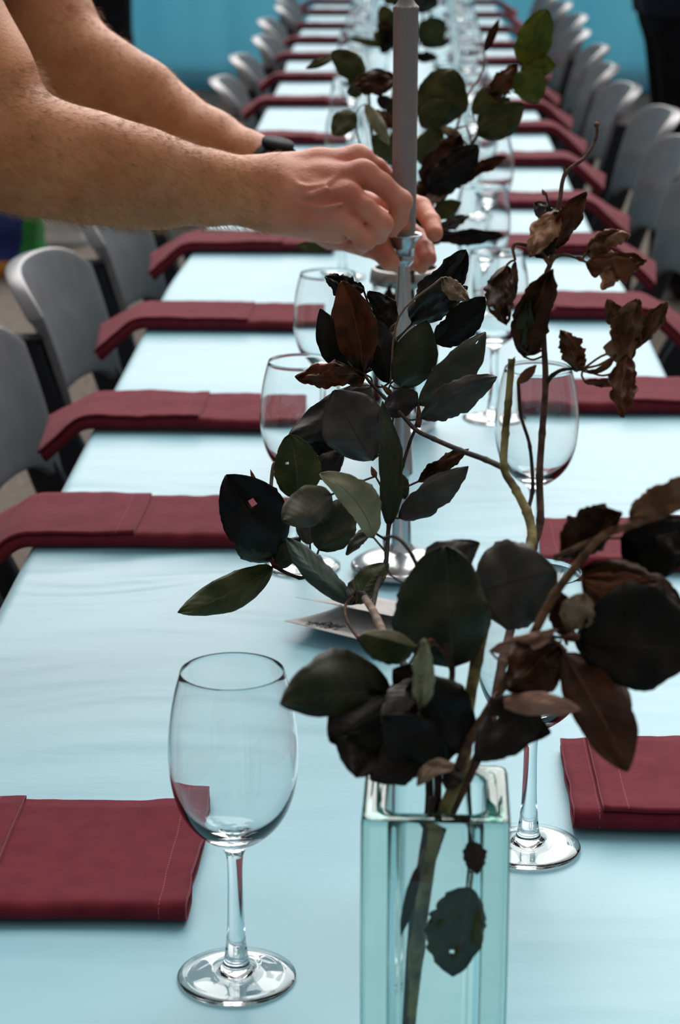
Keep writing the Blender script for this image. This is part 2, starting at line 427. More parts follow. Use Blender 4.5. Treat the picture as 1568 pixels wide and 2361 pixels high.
LN = [(430, 2150, .08, .17, .150), (660, 1280, .11, .155, None), (600, 1003, .075, .15, None), (745, 770, .085, .15, None), (760, 588, .09, .15, None),
      (775, 452, .09, .15, None), (772, 337, .10, .15, None), (762, 248, .09, .15, None), (755, 190, .09, .15, None), (770, 141, .09, .15, None), (780, 102, .09, .15, None), (790, 68, .09, .15, None), (800, 36, .09, .15, None), (805, 11, .09, .15, None)]
for i, (a, b, ov, W, fu) in enumerate(LN):
    inx = None if i in (0,) else -.115
    if i == 0: lab = 'burgundy linen napkin with a rolled front edge beside the nearest left wine glass'
    elif i == 1: lab = 'burgundy napkin with a hemmed fold, second from the camera on the left'
    else: lab = 'burgundy napkin hanging over the left table edge, %s from the camera' % ORD[i]
    c = T(a, b); y = c.y + W / 2; L = (inx if inx is not None else c.x) - edge(y, 1)
    fus = {0: .225, 1: None, 2: None}
    fxs = {0: -.264, 1: -.258, 2: -.235, 3: -.215, 4: -.20}
    fu = ((inx if inx is not None else c.x) - fxs.get(i, -.2))
    napkin(a, b, -1, ov, lab, W, fu, inx)
RN = [(1355, 1935), (1290, 1330), (1270, 962), (1225, 742), (1170, 592), (1160, 485), (1180, 387), (1165, 310), (1170, 256), (1150, 205), (1145, 152), (1120, 114), (1110, 76), (1100, 42), (1095, 12)]
for i, (a, b) in enumerate(RN):
    lab = ('burgundy napkin with a stitched hem at lower right, its folded end toward the vase' if i == 0 else
           'burgundy napkin behind the torn brown leaves at right' if i == 1 else 'burgundy napkin over the right table edge, %s from the camera' % ORD[i])
    inx = .121 if i == 0 else .125 + .004 * (i % 3)
    napkin(a, b, 1, .11 if i != 0 else .09, lab, .15, .020 if i == 0 else .09 + .02 * (i % 3), inx)

# ------------------------------------------------------------------ wine glasses
def glass_proto():
    t = thing('wine_glass', '', 'glass')
    foot = [(0, .0), (.0357, .0002), (.0362, .0011), (.0358, .0018), (.028, .0028), (.018, .0041), (.012, .0056), (.0088, .0085)]
    stem = [(.0088, .0085), (.0078, .012), (.0066, .020), (.0053, .035), (.0047, .055), (.0046, .072), (.0052, .081), (.0072, .0865)]
    out = [(.0072, .0865), (.0105, .0895), (.018, .0945), (.0255, .1015), (.0315, .1105), (.0355, .1215), (.0378, .134), (.0386, .147), (.0381, .160), (.0364, .174), (.0340, .186), (.0306, .1985)]
    def fine(p, m=4): return [(v.x, v.y) for v in catmull([Vector((a, b, 0)) for a, b in p], m)]
    out = fine(out); 
    inn = [(.0298, .1985), (.0330, .186), (.0354, .174), (.0371, .160), (.0376, .147), (.0368, .134), (.0343, .1225), (.0300, .1125), (.0235, .1045), (.0155, .0985), (.007, .0960), (0.00001, .0955)]
    inn = fine(inn)
    v, f = lathe_data(out + [(.0304, .1993), (.0301, .1993)] + inn, 64); mesh('bowl', v, f, m_glass, t)
    v, f = lathe_data(fine(stem), 32); mesh('stem', v, f, m_glass, t)
    v, f = lathe_data([(1e-5, .0036), (.010, .0029), (.020, .0017), (.030, .0008), (.0345, .0001)] + foot[1:4] + fine(foot[4:], 3), 64); mesh('foot', v, f, m_glass, t)
    return t
GL = [(546, 2257), (697, 1308), (757, 1034), None, (790, 640), (800, 520), (805, 415), (812, 330), (815, 262), (830, 205), (838, 158), (845, 115), (850, 80), (855, 45)]
GR = [(1217, 1957), (1228, 1330), (1137, 966), (1108, 760), (1125, 600), (1100, 500), (1088, 400), (1080, 318), (1075, 255), (1068, 205), (1062, 158), (1055, 118), (1050, 82), (1045, 48)]
gp = None
for sd_, lst in (('left', GL), ('right', GR)):
    for i, g in enumerate(lst):
        if g is None: continue
        lab = 'empty wine glass, %s from the camera in the %s row' % (ORD[i], sd_)
        if i == 0 and sd_ == 'left': lab = 'nearest empty wine glass, standing alone at lower left beside the rolled napkin'
        if i == 0 and sd_ == 'right': lab = 'empty wine glass half hidden behind the square vase and dark leaves'
        if i == 1 and sd_ == 'right': lab = 'empty wine glass behind the lichened twig fork at right'
        c = T(*g); c.z = HT + .0012
        if gp is None: gp = glass_proto(); gp.location = c; gp['label'] = lab; gp['group'] = 'wine glasses in the left row'
        else: dup(gp, c, i * .7, lab, 'wine glasses in the %s row' % sd_)
# small tumblers further back between the glasses
def tumbler():
    t = thing('tumbler', '', 'glass')
    v, f = lathe_data([(1e-5, 0), (.026, 0), (.0275, .002), (.030, .05), (.033, .088), (.0328, .0892), (.0316, .0888), (.0285, .05), (.0262, .012), (.02, .009), (1e-5, .0085)], 40)
    mesh('glass_body', v, f, m_glass, t)
    return t
tp = None
for i, g in enumerate([(1105, 690), (1045, 335), (835, 372), (1030, 232), (1020, 152), (870, 178), (1010, 92), (880, 108)]):
    c = T(*g); c.z = HT + .0012
    lab = 'small clear tumbler, %s from the camera among the wine glasses' % ORD[i]
    if tp is None: tp = tumbler(); tp.location = c; tp['label'] = lab; tp['group'] = 'tumblers along the middle of the table'
    else: dup(tp, c, 0, lab, 'tumblers along the middle of the table')
# ------------------------------------------------------------------ candlestick and candle
cb = T(925, 1322); cb.z = HT + .004
def px2m(px, Z): return px * Z / F_PX
t = thing('candlestick', 'tall slender silver metal candlestick holding the grey candle behind the dark leaves', 'candlestick', cb)
S = lambda l: [(v.x, v.y) for v in catmull([Vector((a, b, 0)) for a, b in l], 4)]
v, f = lathe_data([(1e-5, .001), (.044, .0), (.047, .002), (.0475, .005), (.045, .0075)] + S([(.045, .0075), (.036, .013), (.024, .017), (.014, .020), (.0095, .026)]), 56)
mesh('base', v, f, m_metal, t)
v, f = lathe_data(S([(.0095, .026), (.0088, .045), (.0072, .075), (.0066, .088), (.0085, .092)]) + S([(.0105, .0945), (.0102, .105), (.0082, .135), (.0068, .165), (.0066, .19)]) +
                  S([(.0068, .195), (.0095, .200), (.0100, .206), (.0100, .215), (.0088, .24), (.0068, .262), (.0058, .280), (.0056, .290)]), 40)
mesh('shaft', v, f, m_metal, t)
v, f = lathe_data(S([(.0056, .288), (.0085, .2915), (.0100, .294)]) + S([(.0092, .296), (.0098, .303), (.0125, .311), (.0150, .315), (.0162, .3165)]) + [(.0158, .3172), (.0140, .3155), (.0108, .310), (.0095, .298), (1e-5, .298)], 44)
mesh('candle_cup', v, f, m_metal, t)
cz = cb.copy(); cz.z += .299
candle = thing('taper_candle', 'tall unlit grey taper candle standing in the silver candlestick', 'candle', cz)
v, f = lathe_data([(1e-5, 0), (.0085, 0), (.0092, .012), (.0103, .022), (.0107, .04), (.0109, .12), (.0110, .2145), (.0114, .2152), (.0114, .2170), (.0108, .2175)] + S([(.0108, .2175), (.0080, .2205), (.0055, .2255), (.0046, .231), (.0038, .235), (1e-5, .237)]), 44)
mesh('wax_body', v, f, m_wax, candle)
v, f = tube_data([Vector((0, 0, .235)), Vector((.0005, 0, .241)), Vector((.002, 0, .247))], .0009, 6); mesh('wick', v, f, m_wick, candle)

# ------------------------------------------------------------------ glass vases
def rsq(h, r, n=6):
    o = []
    for cx, cy, a0 in ((h - r, h - r, 0), (-h + r, h - r, 90), (-h + r, -h + r, 180), (h - r, -h + r, 270)):
        for k in range(n + 1):
            a = math.radians(a0 + 90 * k / n); o.append((cx + r * math.cos(a), cy + r * math.sin(a)))
    return o
vc = P(1008, 1895, 1.098)
VH, VHW = vc.z - HT - .002, .0372
vase = thing('square_vase', 'tall square vase of thick greenish glass at the bottom, full of dark branches', 'vase', (vc.x, vc.y + VHW, HT + .0012), math.radians(-1))
rings = []
def addr(h, r, z): rings.append([(x, y, z) for x, y in rsq(h, r)])
for h, r, z in ((.030, .006, 0), (.0355, .006, .0008), (VHW, .006, .004), (VHW, .006, .05), (VHW + .0003, .006, .12), (VHW, .006, VH - .003), (VHW - .0008, .006, VH - .0006), (VHW - .0025, .006, VH),
                (.0262, .009, VH), (.0248, .010, VH - .0012), (.0240, .010, VH - .005), (.0240, .010, .12), (.0238, .010, .05), (.0225, .010, .018), (.018, .009, .0145)): addr(h, r, z)
n = len(rings[0]); vs = [p for r in rings for p in r]; fs = []
for k in range(len(rings) - 1):
    for i in range(n):
        j = (i + 1) % n; fs.append((k * n + i, k * n + j, k * n + n + j, k * n + n + i))
fs.append(tuple(range(n))[::-1]); fs.append(tuple((len(rings) - 1) * n + i for i in range(n)))
o = mesh('glass_body', vs, fs, m_green, vase)
jc = T(932, 985); jc.z = HT + .0012
JH = .186
jar = thing('glass_jar', 'clear glass jar with a broad metal rim just behind the candlestick', 'jar', jc)
v, f = lathe_data([(1e-5, 0), (.034, 0), (.0375, .003), (.0385, .01)] + S([(.0385, .012), (.0385, .07), (.0385, .13), (.0380, .165), (.0375, .181)]) + [(.0355, .181), (.0358, .165), (.0362, .13), (.0362, .012), (.030, .007), (1e-5, .006)], 56)
mesh('glass_body', v, f, m_glass, jar)
v, f = lathe_data([(.0392, .170), (.0415, .171), (.0405, .180), (.0385, .187), (.0360, .188), (.0355, .186), (.0375, .178), (.0385, .170), (.0392, .170)], 56)
mesh('metal_rim', v, f, m_tin, jar)
jc3 = T(935, 456); jc3.z = HT + .0012
dup(jar, jc3, .4, 'clear glass jar standing far down the table under the third bunch of branches')

# ------------------------------------------------------------------ menu cards
def card(px, py, h0, h1, label, seed, ang=-31):
    A = T(px, py, HT + h0); ux = Vector((math.cos(math.radians(ang)), math.sin(math.radians(ang)), 0)); uy = Vector((-ux.y, ux.x, 0))
    WA, WB = .092, .105
    def s(a, b, off=0):
        b = min(b, 1.0)
        z = h0 * (1 - b) ** 1.6 * (1 - .35 * a) + h1 * a * (1 - b) ** 1.6
        base = HT + .0022 + .0005 * seed - HT
        p = Vector((A.x, A.y, 0)) + ux * WA * a + uy * WB * b; p.z = HT + max(z, .0) + .0016 + .0006 * seed + off; return p
    n = 14; vs, fs = [], []
    for off in (0, -.0003):
        for j in range(n + 1):
            for i in range(n + 1): vs.append(s(i / n, j / n, off))
    o2 = (n + 1) ** 2
    for j in range(n):
        for i in range(n):
            a = j * (n + 1) + i; q = (a, a + 1, a + n + 2, a + n + 1); fs.append(q); fs.append(tuple(o2 + k for k in q[::-1]))
    for i in range(n):
        fs.append((i, o2 + i, o2 + i + 1, i + 1)); a = n * (n + 1) + i; fs.append((a, a + 1, o2 + a + 1, o2 + a))
        a = i * (n + 1); fs.append((a, a + n + 1, o2 + a + n + 1, o2 + a)); a += n; fs.append((a, o2 + a, o2 + a + n + 1, a + n + 1))
    c = mesh('menu_card', vs, fs, m_paper); tag(c, label, 'card', 'printed cards under the candlestick')
    # printed emblem: a band of looping script with ragged flourishes beneath, and lines of small text
    r = random.Random(seed * 7 + 2)
    def stroke(pts, wd, vs, fs):
        for i in range(len(pts) - 1):
            a, b = pts[i], pts[i + 1]; d = Vector((b[0] - a[0], b[1] - a[1])); L = d.length
            if L < 1e-6: continue
            nrm = Vector((-d.y, d.x)) / L * wd / 2; o = len(vs)
            for q in ((a[0] + nrm.x, a[1] + nrm.y), (b[0] + nrm.x, b[1] + nrm.y), (b[0] - nrm.x, b[1] - nrm.y), (a[0] - nrm.x, a[1] - nrm.y)):
                vs.append(s(q[0] / WA, q[1] / WB, .00015))
            fs.append((o + 3, o + 2, o + 1, o))
    th = math.radians(-ang * .75)
    def tr(x, y, ox=.028, oy=.022):
        x *= 1.2; y *= 1.9
        return (ox + x * math.cos(th) - y * math.sin(th), oy + x * math.sin(th) + y * math.cos(th))
    vs, fs = [], []
    x = -.013; pts = []
    for k in range(150):
        q = k / 150; x = -.013 + .027 * q
        pts.append(tr(x + .0011 * math.cos(k * .9), .0035 * (1 - abs(q - .6) * 1.3) * math.sin(k * .9) + .002 * math.sin(k * .23)))
    stroke(pts, .0007, vs, fs)
    stroke([tr(-.004, -.001), tr(.002, .008), tr(.0045, .001), tr(.012, -.001)], .0009, vs, fs)
    for k in range(34):
        x0 = r.uniform(-.013, .012); y0 = r.uniform(-.008, -.002)
        a = r.uniform(-1.2, 1.2); l = r.uniform(.001, .003)
        stroke([tr(x0, y0), tr(x0 + l * math.cos(a), y0 + l * math.sin(a)), tr(x0 + l * 1.3 * math.cos(a + .8), y0 + l * 1.3 * math.sin(a + .8))], .0006, vs, fs)
    mesh('printed_emblem', vs, fs, m_ink, c, False)
    vs, fs = [], []
    for ln in range(11):
        y = .018 + ln * .0078; x = .056 + .004 * (ln % 3)
        while x < .084:
            l = r.uniform(.002, .006)
            for q in range(int(l / .0009)):
                xx = x + q * .0009; hgt = r.choice((.0011, .0011, .0017))
                stroke([(xx, y), (xx + .0003, y + hgt)], .0003, vs, fs)
            stroke([(x, y + .0004), (x + l, y + .0004)], .0003, vs, fs)
            x += l + .0015
    mesh('printed_text', vs, fs, m_ink, c, False)
    return c
card(655, 1437, .014, .003, 'lower of two printed cards with a black script emblem, in front of the candlestick foot', 1)
card(680, 1383, .028, .010, 'upper of two printed cards, lifted above the other under the candlestick foot', 2, -29)

# ------------------------------------------------------------------ bags on the ground at far left
bgc = T(20, 575, .0)
m_bag = mat('printed_bag', rough=.45, spec=.4)
def bagmat(m):
    t = m.node_tree; b = t.nodes['Principled BSDF']; co = N(m, 'ShaderNodeTexCoord'); n = N(m, 'ShaderNodeTexNoise'); n.inputs['Scale'].default_value = 1.6; n.inputs['Detail'].default_value = 1
    sp = N(m, 'ShaderNodeSeparateXYZ'); t.links.new(co.outputs['Generated'], sp.inputs[0]); t.links.new(co.outputs['Generated'], n.inputs['Vector'])
    a = N(m, 'ShaderNodeMath', operation='MULTIPLY_ADD'); a.inputs[1].default_value = .25; t.links.new(n.outputs[0], a.inputs[0])
    d = N(m, 'ShaderNodeMath', operation='SUBTRACT'); d.inputs[1].default_value = .125; t.links.new(sp.outputs[0], d.inputs[0]); t.links.new(d.outputs[0], a.inputs[2])
    r = N(m, 'ShaderNodeValToRGB'); r.color_ramp.interpolation = 'CONSTANT'; e = r.color_ramp.elements
    e[0].position = 0; e[0].color = (.55, .33, .16, 1); e[1].position = .45; e[1].color = (.01, .02, .14, 1)
    k = e.new(.80); k.color = (.02, .25, .04, 1)
    t.links.new(a.outputs[0], r.inputs[0])
    r2 = N(m, 'ShaderNodeValToRGB'); r2.color_ramp.interpolation = 'CONSTANT'; e = r2.color_ramp.elements
    e[0].position = 0; e[0].color = (1, 1, 1, 1); e[1].position = .18; e[1].color = (0, 0, 0, 1); k = e.new(.86); k.color = (1, 1, 1, 1)
    z = N(m, 'ShaderNodeMath', operation='ADD'); t.links.new(sp.outputs[2], z.inputs[0]); t.links.new(d.outputs[0], d.inputs[0]) if False else None
    z.inputs[1].default_value = 0; t.links.new(z.outputs[0], r2.inputs[0])
    mx = N(m, 'ShaderNodeMix', data_type='RGBA'); t.links.new(r2.outputs[0], mx.inputs[0]); t.links.new(r.outputs[0], mx.inputs[6]); mx.inputs[7].default_value = (.62, .22, .02, 1)
    t.links.new(mx.outputs[2], b.inputs['Base Color'])
bagmat(m_bag)
def bag(name, c, w, d, h, m, label, seed, cat='bag', taper=.9):
    vs, fs = [], []; nz, n = 10, 32
    for k in range(nz + 1):
        z = h * k / nz; q = 1 + (taper - 1) * (k / nz) + .04 * math.sin(k * 1.3)
        for i in range(n):
            a = 2 * math.pi * i / n; e = 4
            ca, sa = math.cos(a), math.sin(a); rr = (abs(ca) ** e + abs(sa) ** e) ** (-1 / e)
            x = w / 2 * rr * ca * q; y = d / 2 * rr * sa * q; o = .06 * w * pnoise((x * 9, y * 9 + seed, z * 9))
            vs.append((x * (1 + o / w * 2), y * (1 + o / w * 2), z + (.04 * h * pnoise((x * 12, y * 12, seed)) if k == nz else 0)))
    for k in range(nz):
        for i in range(n):
            j = (i + 1) % n; fs.append((k * n + i, k * n + j, k * n + n + j, k * n + n + i))
    fs.append(tuple(range(n))[::-1])
    t = thing(name, label, cat, c)
    b = mesh('bag_body', vs, fs, m, t); s = b.modifiers.new('s', 'SOLIDIFY'); s.thickness = .003
    for s_ in (-1, 1):
        pts = [Vector((-w * .22, s_ * d * .42, h * .97)), Vector((-w * .15, s_ * d * .45, h * 1.18)), Vector((w * .15, s_ * d * .45, h * 1.18)), Vector((w * .22, s_ * d * .42, h * .97))]
        v, f = tube_data(catmull(pts, 5), .006, 6); mesh('handle', v, f, m, t)
    return t
bgc = T(0, 640, .0)
bag('shopping_bag', (bgc.x - .05, bgc.y + .12, 0), .36, .22, .275, m_bag, 'orange, navy and green printed shopping bag on the asphalt at far left', 1)
m_white = mat('white_plastic_bag', (.62, .62, .62), .5)
bgc = T(128, 585, .0)
bag('carrier_bag', (bgc.x, bgc.y + .22, 0), .17, .16, .13, m_white, 'small white carrier bag on the asphalt beside the printed bag', 5, taper=.75)

# ------------------------------------------------------------------ people: signed distance fields turned into one continuous skin
class SDF:
    def __init__(s, lo, hi, h):
        s.lo = np.array(lo, dtype=np.float64); s.h = h
        s.n = np.ceil((np.array(hi) - s.lo) / h).astype(int) + 1
        s.a = np.full(tuple(s.n), 10 * h, np.float32)
    def region(s, lo, hi):
        i0 = np.maximum(0, np.floor((lo - s.lo) / s.h).astype(int)); i1 = np.minimum(s.n, np.ceil((hi - s.lo) / s.h).astype(int) + 1)
        if (i1 <= i0).any(): return None
        sl_ = tuple(slice(a, b) for a, b in zip(i0, i1))
        X, Y, Z = np.meshgrid(*[s.lo[k] + s.h * np.arange(i0[k], i1[k]) for k in range(3)], indexing='ij', sparse=True)
        return sl_, X, Y, Z
    def cap(s, p, q, r0, r1, k=.004, scale=None):
        p = np.array(p); q = np.array(q); m = max(r0, r1) + 2 * k + 3 * s.h
        R = s.region(np.minimum(p, q) - m, np.maximum(p, q) + m)
        if R is None: return
        sl_, X, Y, Z = R; d = q - p; L2 = max(float(d @ d), 1e-12)
        t = np.clip(((X - p[0]) * d[0] + (Y - p[1]) * d[1] + (Z - p[2]) * d[2]) / L2, 0, 1)
        D = np.sqrt((X - p[0] - t * d[0]) ** 2 + (Y - p[1] - t * d[1]) ** 2 + (Z - p[2] - t * d[2]) ** 2) - (r0 + (r1 - r0) * t)
        s._u(sl_, D, k)
    def _u(s, sl_, D, k):
        A = s.a[sl_]
        h = np.clip(.5 + .5 * (A - D) / k, 0, 1)
        s.a[sl_] = (A + (D - A) * h - k * h * (1 - h)).astype(np.float32)
    def ell(s, c, r, k=.01, sub=False):
        c = np.array(c); r = np.array(r); R = s.region(c - r - 3 * k, c + r + 3 * k)
        if R is None: return
        sl_, X, Y, Z = R; q = np.sqrt(((X - c[0]) / r[0]) ** 2 + ((Y - c[1]) / r[1]) ** 2 + ((Z - c[2]) / r[2]) ** 2)
        D = (q - 1) * r.min()
        if sub:
            A = s.a[sl_]; s.a[sl_] = np.maximum(A, -D)
        else: s._u(sl_, D, k)
    def chain(s, pts, rs, k=.004):
        for a, b, r, q in zip(pts, pts[1:], rs, rs[1:]): s.cap(a, b, r, q, k)
    def union(s, o, k):                      # same grid
        s._u(tuple(slice(0, n) for n in s.n), o.a, k)
    def poly(s, adapt=0):
        g = vdb.FloatGrid(3 * s.h); g.copyFromArray(np.clip(s.a, -3 * s.h, 3 * s.h))
        tri, quad, pts = None, None, None
        p, q = g.convertToQuads(isovalue=0.0)
        return p * s.h + s.lo, q[:, ::-1]
def smooth_mesh(o, it=4, f=.5):
    m = o.modifiers.new('sm', 'SMOOTH'); m.iterations = it; m.factor = f

m_skin = mat('skin', rough=.5, spec=.35)
def skin_nodes(m):
    t = m.node_tree; b = t.nodes['Principled BSDF']; co = N(m, 'ShaderNodeTexCoord')
    b.inputs['Subsurface Weight'].default_value = .12; b.inputs['Subsurface Radius'].default_value = (.008, .003, .0015); b.inputs['Subsurface Scale'].default_value = .6
    n = N(m, 'ShaderNodeTexNoise'); n.inputs['Scale'].default_value = 22; n.inputs['Detail'].default_value = 6; t.links.new(co.outputs['Object'], n.inputs['Vector'])
    r = N(m, 'ShaderNodeValToRGB'); r.color_ramp.elements[0].position = .3; r.color_ramp.elements[1].position = .7
    r.color_ramp.elements[0].color = (.47, .165, .060, 1); r.color_ramp.elements[1].color = (.64, .27, .115, 1)
    t.links.new(n.outputs[0], r.inputs[0])
    r2 = N(m, 'ShaderNodeValToRGB'); r2.color_ramp.elements[0].position = .3; r2.color_ramp.elements[1].position = .7
    r2.color_ramp.elements[0].color = (.50, .140, .080, 1); r2.color_ramp.elements[1].color = (.68, .27, .17, 1)
    t.links.new(n.outputs[0], r2.inputs[0])
    at = N(m, 'ShaderNodeAttribute', attribute_name='redness')
    mx = N(m, 'ShaderNodeMix', data_type='RGBA'); t.links.new(at.outputs['Fac'], mx.inputs[0]); t.links.new(r.outputs[0], mx.inputs[6]); t.links.new(r2.outputs[0], mx.inputs[7])
    t.links.new(mx.outputs[2], b.inputs['Base Color'])
    n3 = N(m, 'ShaderNodeTexNoise'); n3.inputs['Scale'].default_value = 260; n3.inputs['Detail'].default_value = 4; t.links.new(co.outputs['Object'], n3.inputs['Vector'])
    vo = N(m, 'ShaderNodeTexVoronoi'); vo.inputs['Scale'].default_value = 500; t.links.new(co.outputs['Object'], vo.inputs['Vector'])
    ad = N(m, 'ShaderNodeMath', operation='MULTIPLY_ADD'); ad.inputs[1].default_value = .5; t.links.new(vo.outputs[0], ad.inputs[0]); t.links.new(n3.outputs[0], ad.inputs[2])
    bp = N(m, 'ShaderNodeBump'); bp.inputs['Strength'].default_value = .45; bp.inputs['Distance'].default_value = .0008
    t.links.new(ad.outputs[0], bp.inputs['Height']); t.links.new(bp.outputs[0], b.inputs['Normal'])
skin_nodes(m_skin)
m_black = noise_col(mat('black_fabric', rough=.9, spec=.15), (.006, .006, .008), (.012, .012, .015), 40, 3)
m_navy = noise_col(mat('navy_fabric', rough=.9, spec=.15), (.010, .011, .020), (.018, .020, .034), 60, 4)
m_shoe = mat('shoe_leather', (.02, .018, .016), .5)
m_hairc = mat('body_hair', (.40, .23, .11), .5, .3)
m_headhair = mat('head_hair', (.08, .045, .025), .6, .3)
m_tee = noise_col(mat('charcoal_tee', rough=.9, spec=.1), (.03, .03, .034), (.045, .045, .05), 50, 3)
m_strap = mat('watch_strap', (.012, .012, .014), .75, .2)

def PP(*a): return np.array(P(*a))
# ---- right (near) arm and hand
ER = (-30, 325, 1.90); SR = (-290, -330, 1.92)
wr = (622, 445, 1.93)
pts = [PP(*q) for q in (wr, (560, 440, 1.93), (480, 433, 1.925), (380, 418, 1.915), (300, 408, 1.905), (200, 385, 1.90), (100, 360, 1.90), ER)]
rad = [.0262, .0275, .0315, .0365, .0400, .0440, .0455, .049]
def arm_grid(P_, pad=.07, h=.0018):
    A = np.array(P_); return A.min(0) - pad, A.max(0) + pad
upR = [PP(*ER), PP(-70, 200, 1.90), PP(-160, -20, 1.905)]
lo, hi = arm_grid(pts + upR + [PP(940, 500, 2.02)])
A = SDF(lo, hi, .0018)
A.chain(pts, rad, .01); A.chain(upR, [.049, .050, .053], .03)
# forearm muscle bellies
A.cap(PP(60, 330, 1.885), PP(330, 385, 1.885), .034, .030, .02)
A.cap(PP(80, 395, 1.91), PP(360, 440, 1.91), .034, .026, .02)
# wrist bones
A.cap(PP(600, 415, 1.935), PP(640, 420, 1.94), .0195, .019, .012); A.cap(PP(600, 478, 1.93), PP(640, 480, 1.93), .0175, .018, .012)
# hand
HND = SDF(lo, hi, .0018)
MC = [(828, 366, 1.970), (838, 402, 1.948), (803, 450, 1.932), (778, 500, 1.930)]
WRS = [(640, 402, 1.945), (640, 430, 1.935), (640, 460, 1.93), (645, 488, 1.932)]
for m_, w_, r0, r1 in zip(MC, WRS, (.0185, .0185, .018, .017), (.0108, .0112, .0108, .0104)):
    mid = tuple(.5 * (a + b) for a, b in zip(m_, w_)); mid = (mid[0], mid[1], mid[2])
    HND.chain([PP(*w_), PP(*mid), PP(*m_)], [r0, .0155, r1], .007)
HND.cap(PP(650, 500, 1.945), PP(775, 530, 1.945), .0165, .0125, .008)      # heel of the hand
HND.cap(PP(640, 440, 1.955), PP(800, 440, 1.975), .018, .014, .008)        # palm body
HND.cap(PP(650, 420, 1.965), PP(790, 470, 1.995), .016, .013, .008)        # thumb mount
FNG = [[(828, 366, 1.970), (868, 388, 1.985), (912, 432, 1.992), (940, 485, 1.990), (930, 520, 1.986)],
       [(838, 402, 1.948), (880, 424, 1.945), (924, 465, 1.950), (918, 502, 1.958), (902, 528, 1.966)],
       [(803, 450, 1.932), (842, 478, 1.926), (880, 516, 1.930), (872, 540, 1.942), (852, 550, 1.955)],
       [(778, 500, 1.930), (812, 524, 1.927), (843, 552, 1.932), (830, 566, 1.945), (815, 566, 1.955)]]
RFS = [[.0108, .0092, .0093, .0083, .0074], [.0112, .0098, .0098, .0088, .0078], [.0108, .0094, .0095, .0084, .0074], [.0104, .0088, .0088, .0076, .0066]]
HND.k = 0
base = HND.a.copy()
for fp, rf in zip(FNG, RFS):
    G = SDF(lo, hi, .0018); G.chain([PP(*q) for q in fp], rf, .003)
    G.cap(PP(*fp[2]), PP(*fp[2]), rf[2] * 1.06, rf[2] * 1.06, .003)
    # blend firmly with the palm near the knuckle, sharply with the neighbouring fingers
    Rg = tuple(slice(0, n) for n in HND.n)
    HND._u(Rg, G.a, .0022)
for m_, r_ in zip(MC, (.0118, .0122, .0112, .0104)):                       # knuckle heads
    HND.cap(PP(m_[0] - 4, m_[1] - 3, m_[2] - .002), PP(m_[0] + 4, m_[1] + 1, m_[2] - .002), r_ * .98, r_ * .96, .006)
for m_, w_ in zip(MC, WRS):                                                 # tendons
    a = PP(m_[0] - 12, m_[1] - 10, m_[2] - .009); b = PP(w_[0] + 25, w_[1] - 8, w_[2] - .0155)
    HND.cap(a, b, .0030, .0018, .0045)
for vn in ([(655, 418, 1.918), (700, 432, 1.9125), (745, 428, 1.917), (780, 405, 1.930)], [(665, 445, 1.914), (715, 450, 1.9115), (755, 435, 1.914)], [(690, 470, 1.912), (740, 480, 1.913), (790, 470, 1.916)]):
    HND.chain([PP(*q) for q in vn], [.0014, .0020, .0018, .0012][:len(vn)], .0035)
# thumb reaching behind the candle
HND.chain([PP(*q) for q in ((690, 440, 1.975), (790, 470, 2.00), (860, 500, 2.015), (905, 515, 2.015))], [.0155, .0125, .0105, .0085], .005)
A.union(HND, .012)
p1, q1 = A.poly(); del A, HND, G
# ---- left (far) arm and hand
EL = (140, 165, 2.26); SLh = (-210, -400, 2.32)
ptsL = [PP(*q) for q in ((640, 405, 2.17), (570, 375, 2.19), (480, 333, 2.21), (380, 282, 2.23), (300, 240, 2.24), (220, 200, 2.25), EL)]
radL = [.0265, .0290, .0335, .0385, .0425, .0470, .0500]
upL = [PP(*EL), PP(85, 60, 2.265), PP(-40, -130, 2.285)]
lo, hi = arm_grid(ptsL + upL + [PP(1015, 620, 2.02), PP(900, 560, 2.0)])
B = SDF(lo, hi, .0018)
B.chain(ptsL, radL, .01); B.chain(upL, [.050, .052, .055], .03)
B.cap(PP(150, 120, 2.25), PP(330, 210, 2.23), .036, .030, .02)
B.cap(PP(655, 420, 2.165), PP(760, 480, 2.10), .0255, .022, .012)
H2 = SDF(lo, hi, .0018)
MCL = [(868, 478, 2.105), (872, 512, 2.11), (866, 545, 2.11), (848, 568, 2.105)]
for m_, w_ in zip(MCL, [(680, 420, 2.15), (680, 445, 2.15), (680, 470, 2.15), (682, 495, 2.145)]):
    H2.chain([PP(*w_), PP(*[.5 * (a + b) for a, b in zip(m_, w_)]), PP(*m_)], [.018, .016, .011], .008)
H2.cap(PP(690, 500, 2.12), PP(820, 552, 2.08), .0185, .0135, .008)
H2.cap(PP(690, 470, 2.12), PP(810, 515, 2.055), .020, .015, .008)
FL = [([(868, 478, 2.105), (925, 458, 2.10), (972, 478, 2.075), (994, 512, 2.05), (1002, 538, 2.035)], [.0108, .0095, .0093, .0087, .0080]),
      ([(872, 512, 2.11), (930, 520, 2.105), (962, 548, 2.085), (980, 575, 2.06), (988, 596, 2.045)], [.0108, .0095, .0093, .0086, .0078]),
      ([(866, 545, 2.11), (915, 565, 2.10), (945, 588, 2.08), (962, 604, 2.062), (972, 614, 2.055)], [.0105, .0092, .0088, .0080, .0072]),
      ([(848, 568, 2.105), (890, 590, 2.09), (918, 605, 2.07), (935, 614, 2.055)], [.0098, .0085, .0078, .0068]),
      ([(790, 500, 2.055), (838, 532, 2.020), (875, 572, 1.992), (900, 604, 1.982)], [.0145, .0120, .0108, .0088])]
for fp, rf in FL:
    G = SDF(lo, hi, .0018); G.chain([PP(*q) for q in fp], rf, .003); H2._u(tuple(slice(0, n) for n in H2.n), G.a, .002)
B.union(H2, .010)
p2, q2 = B.poly(); del B, H2, G
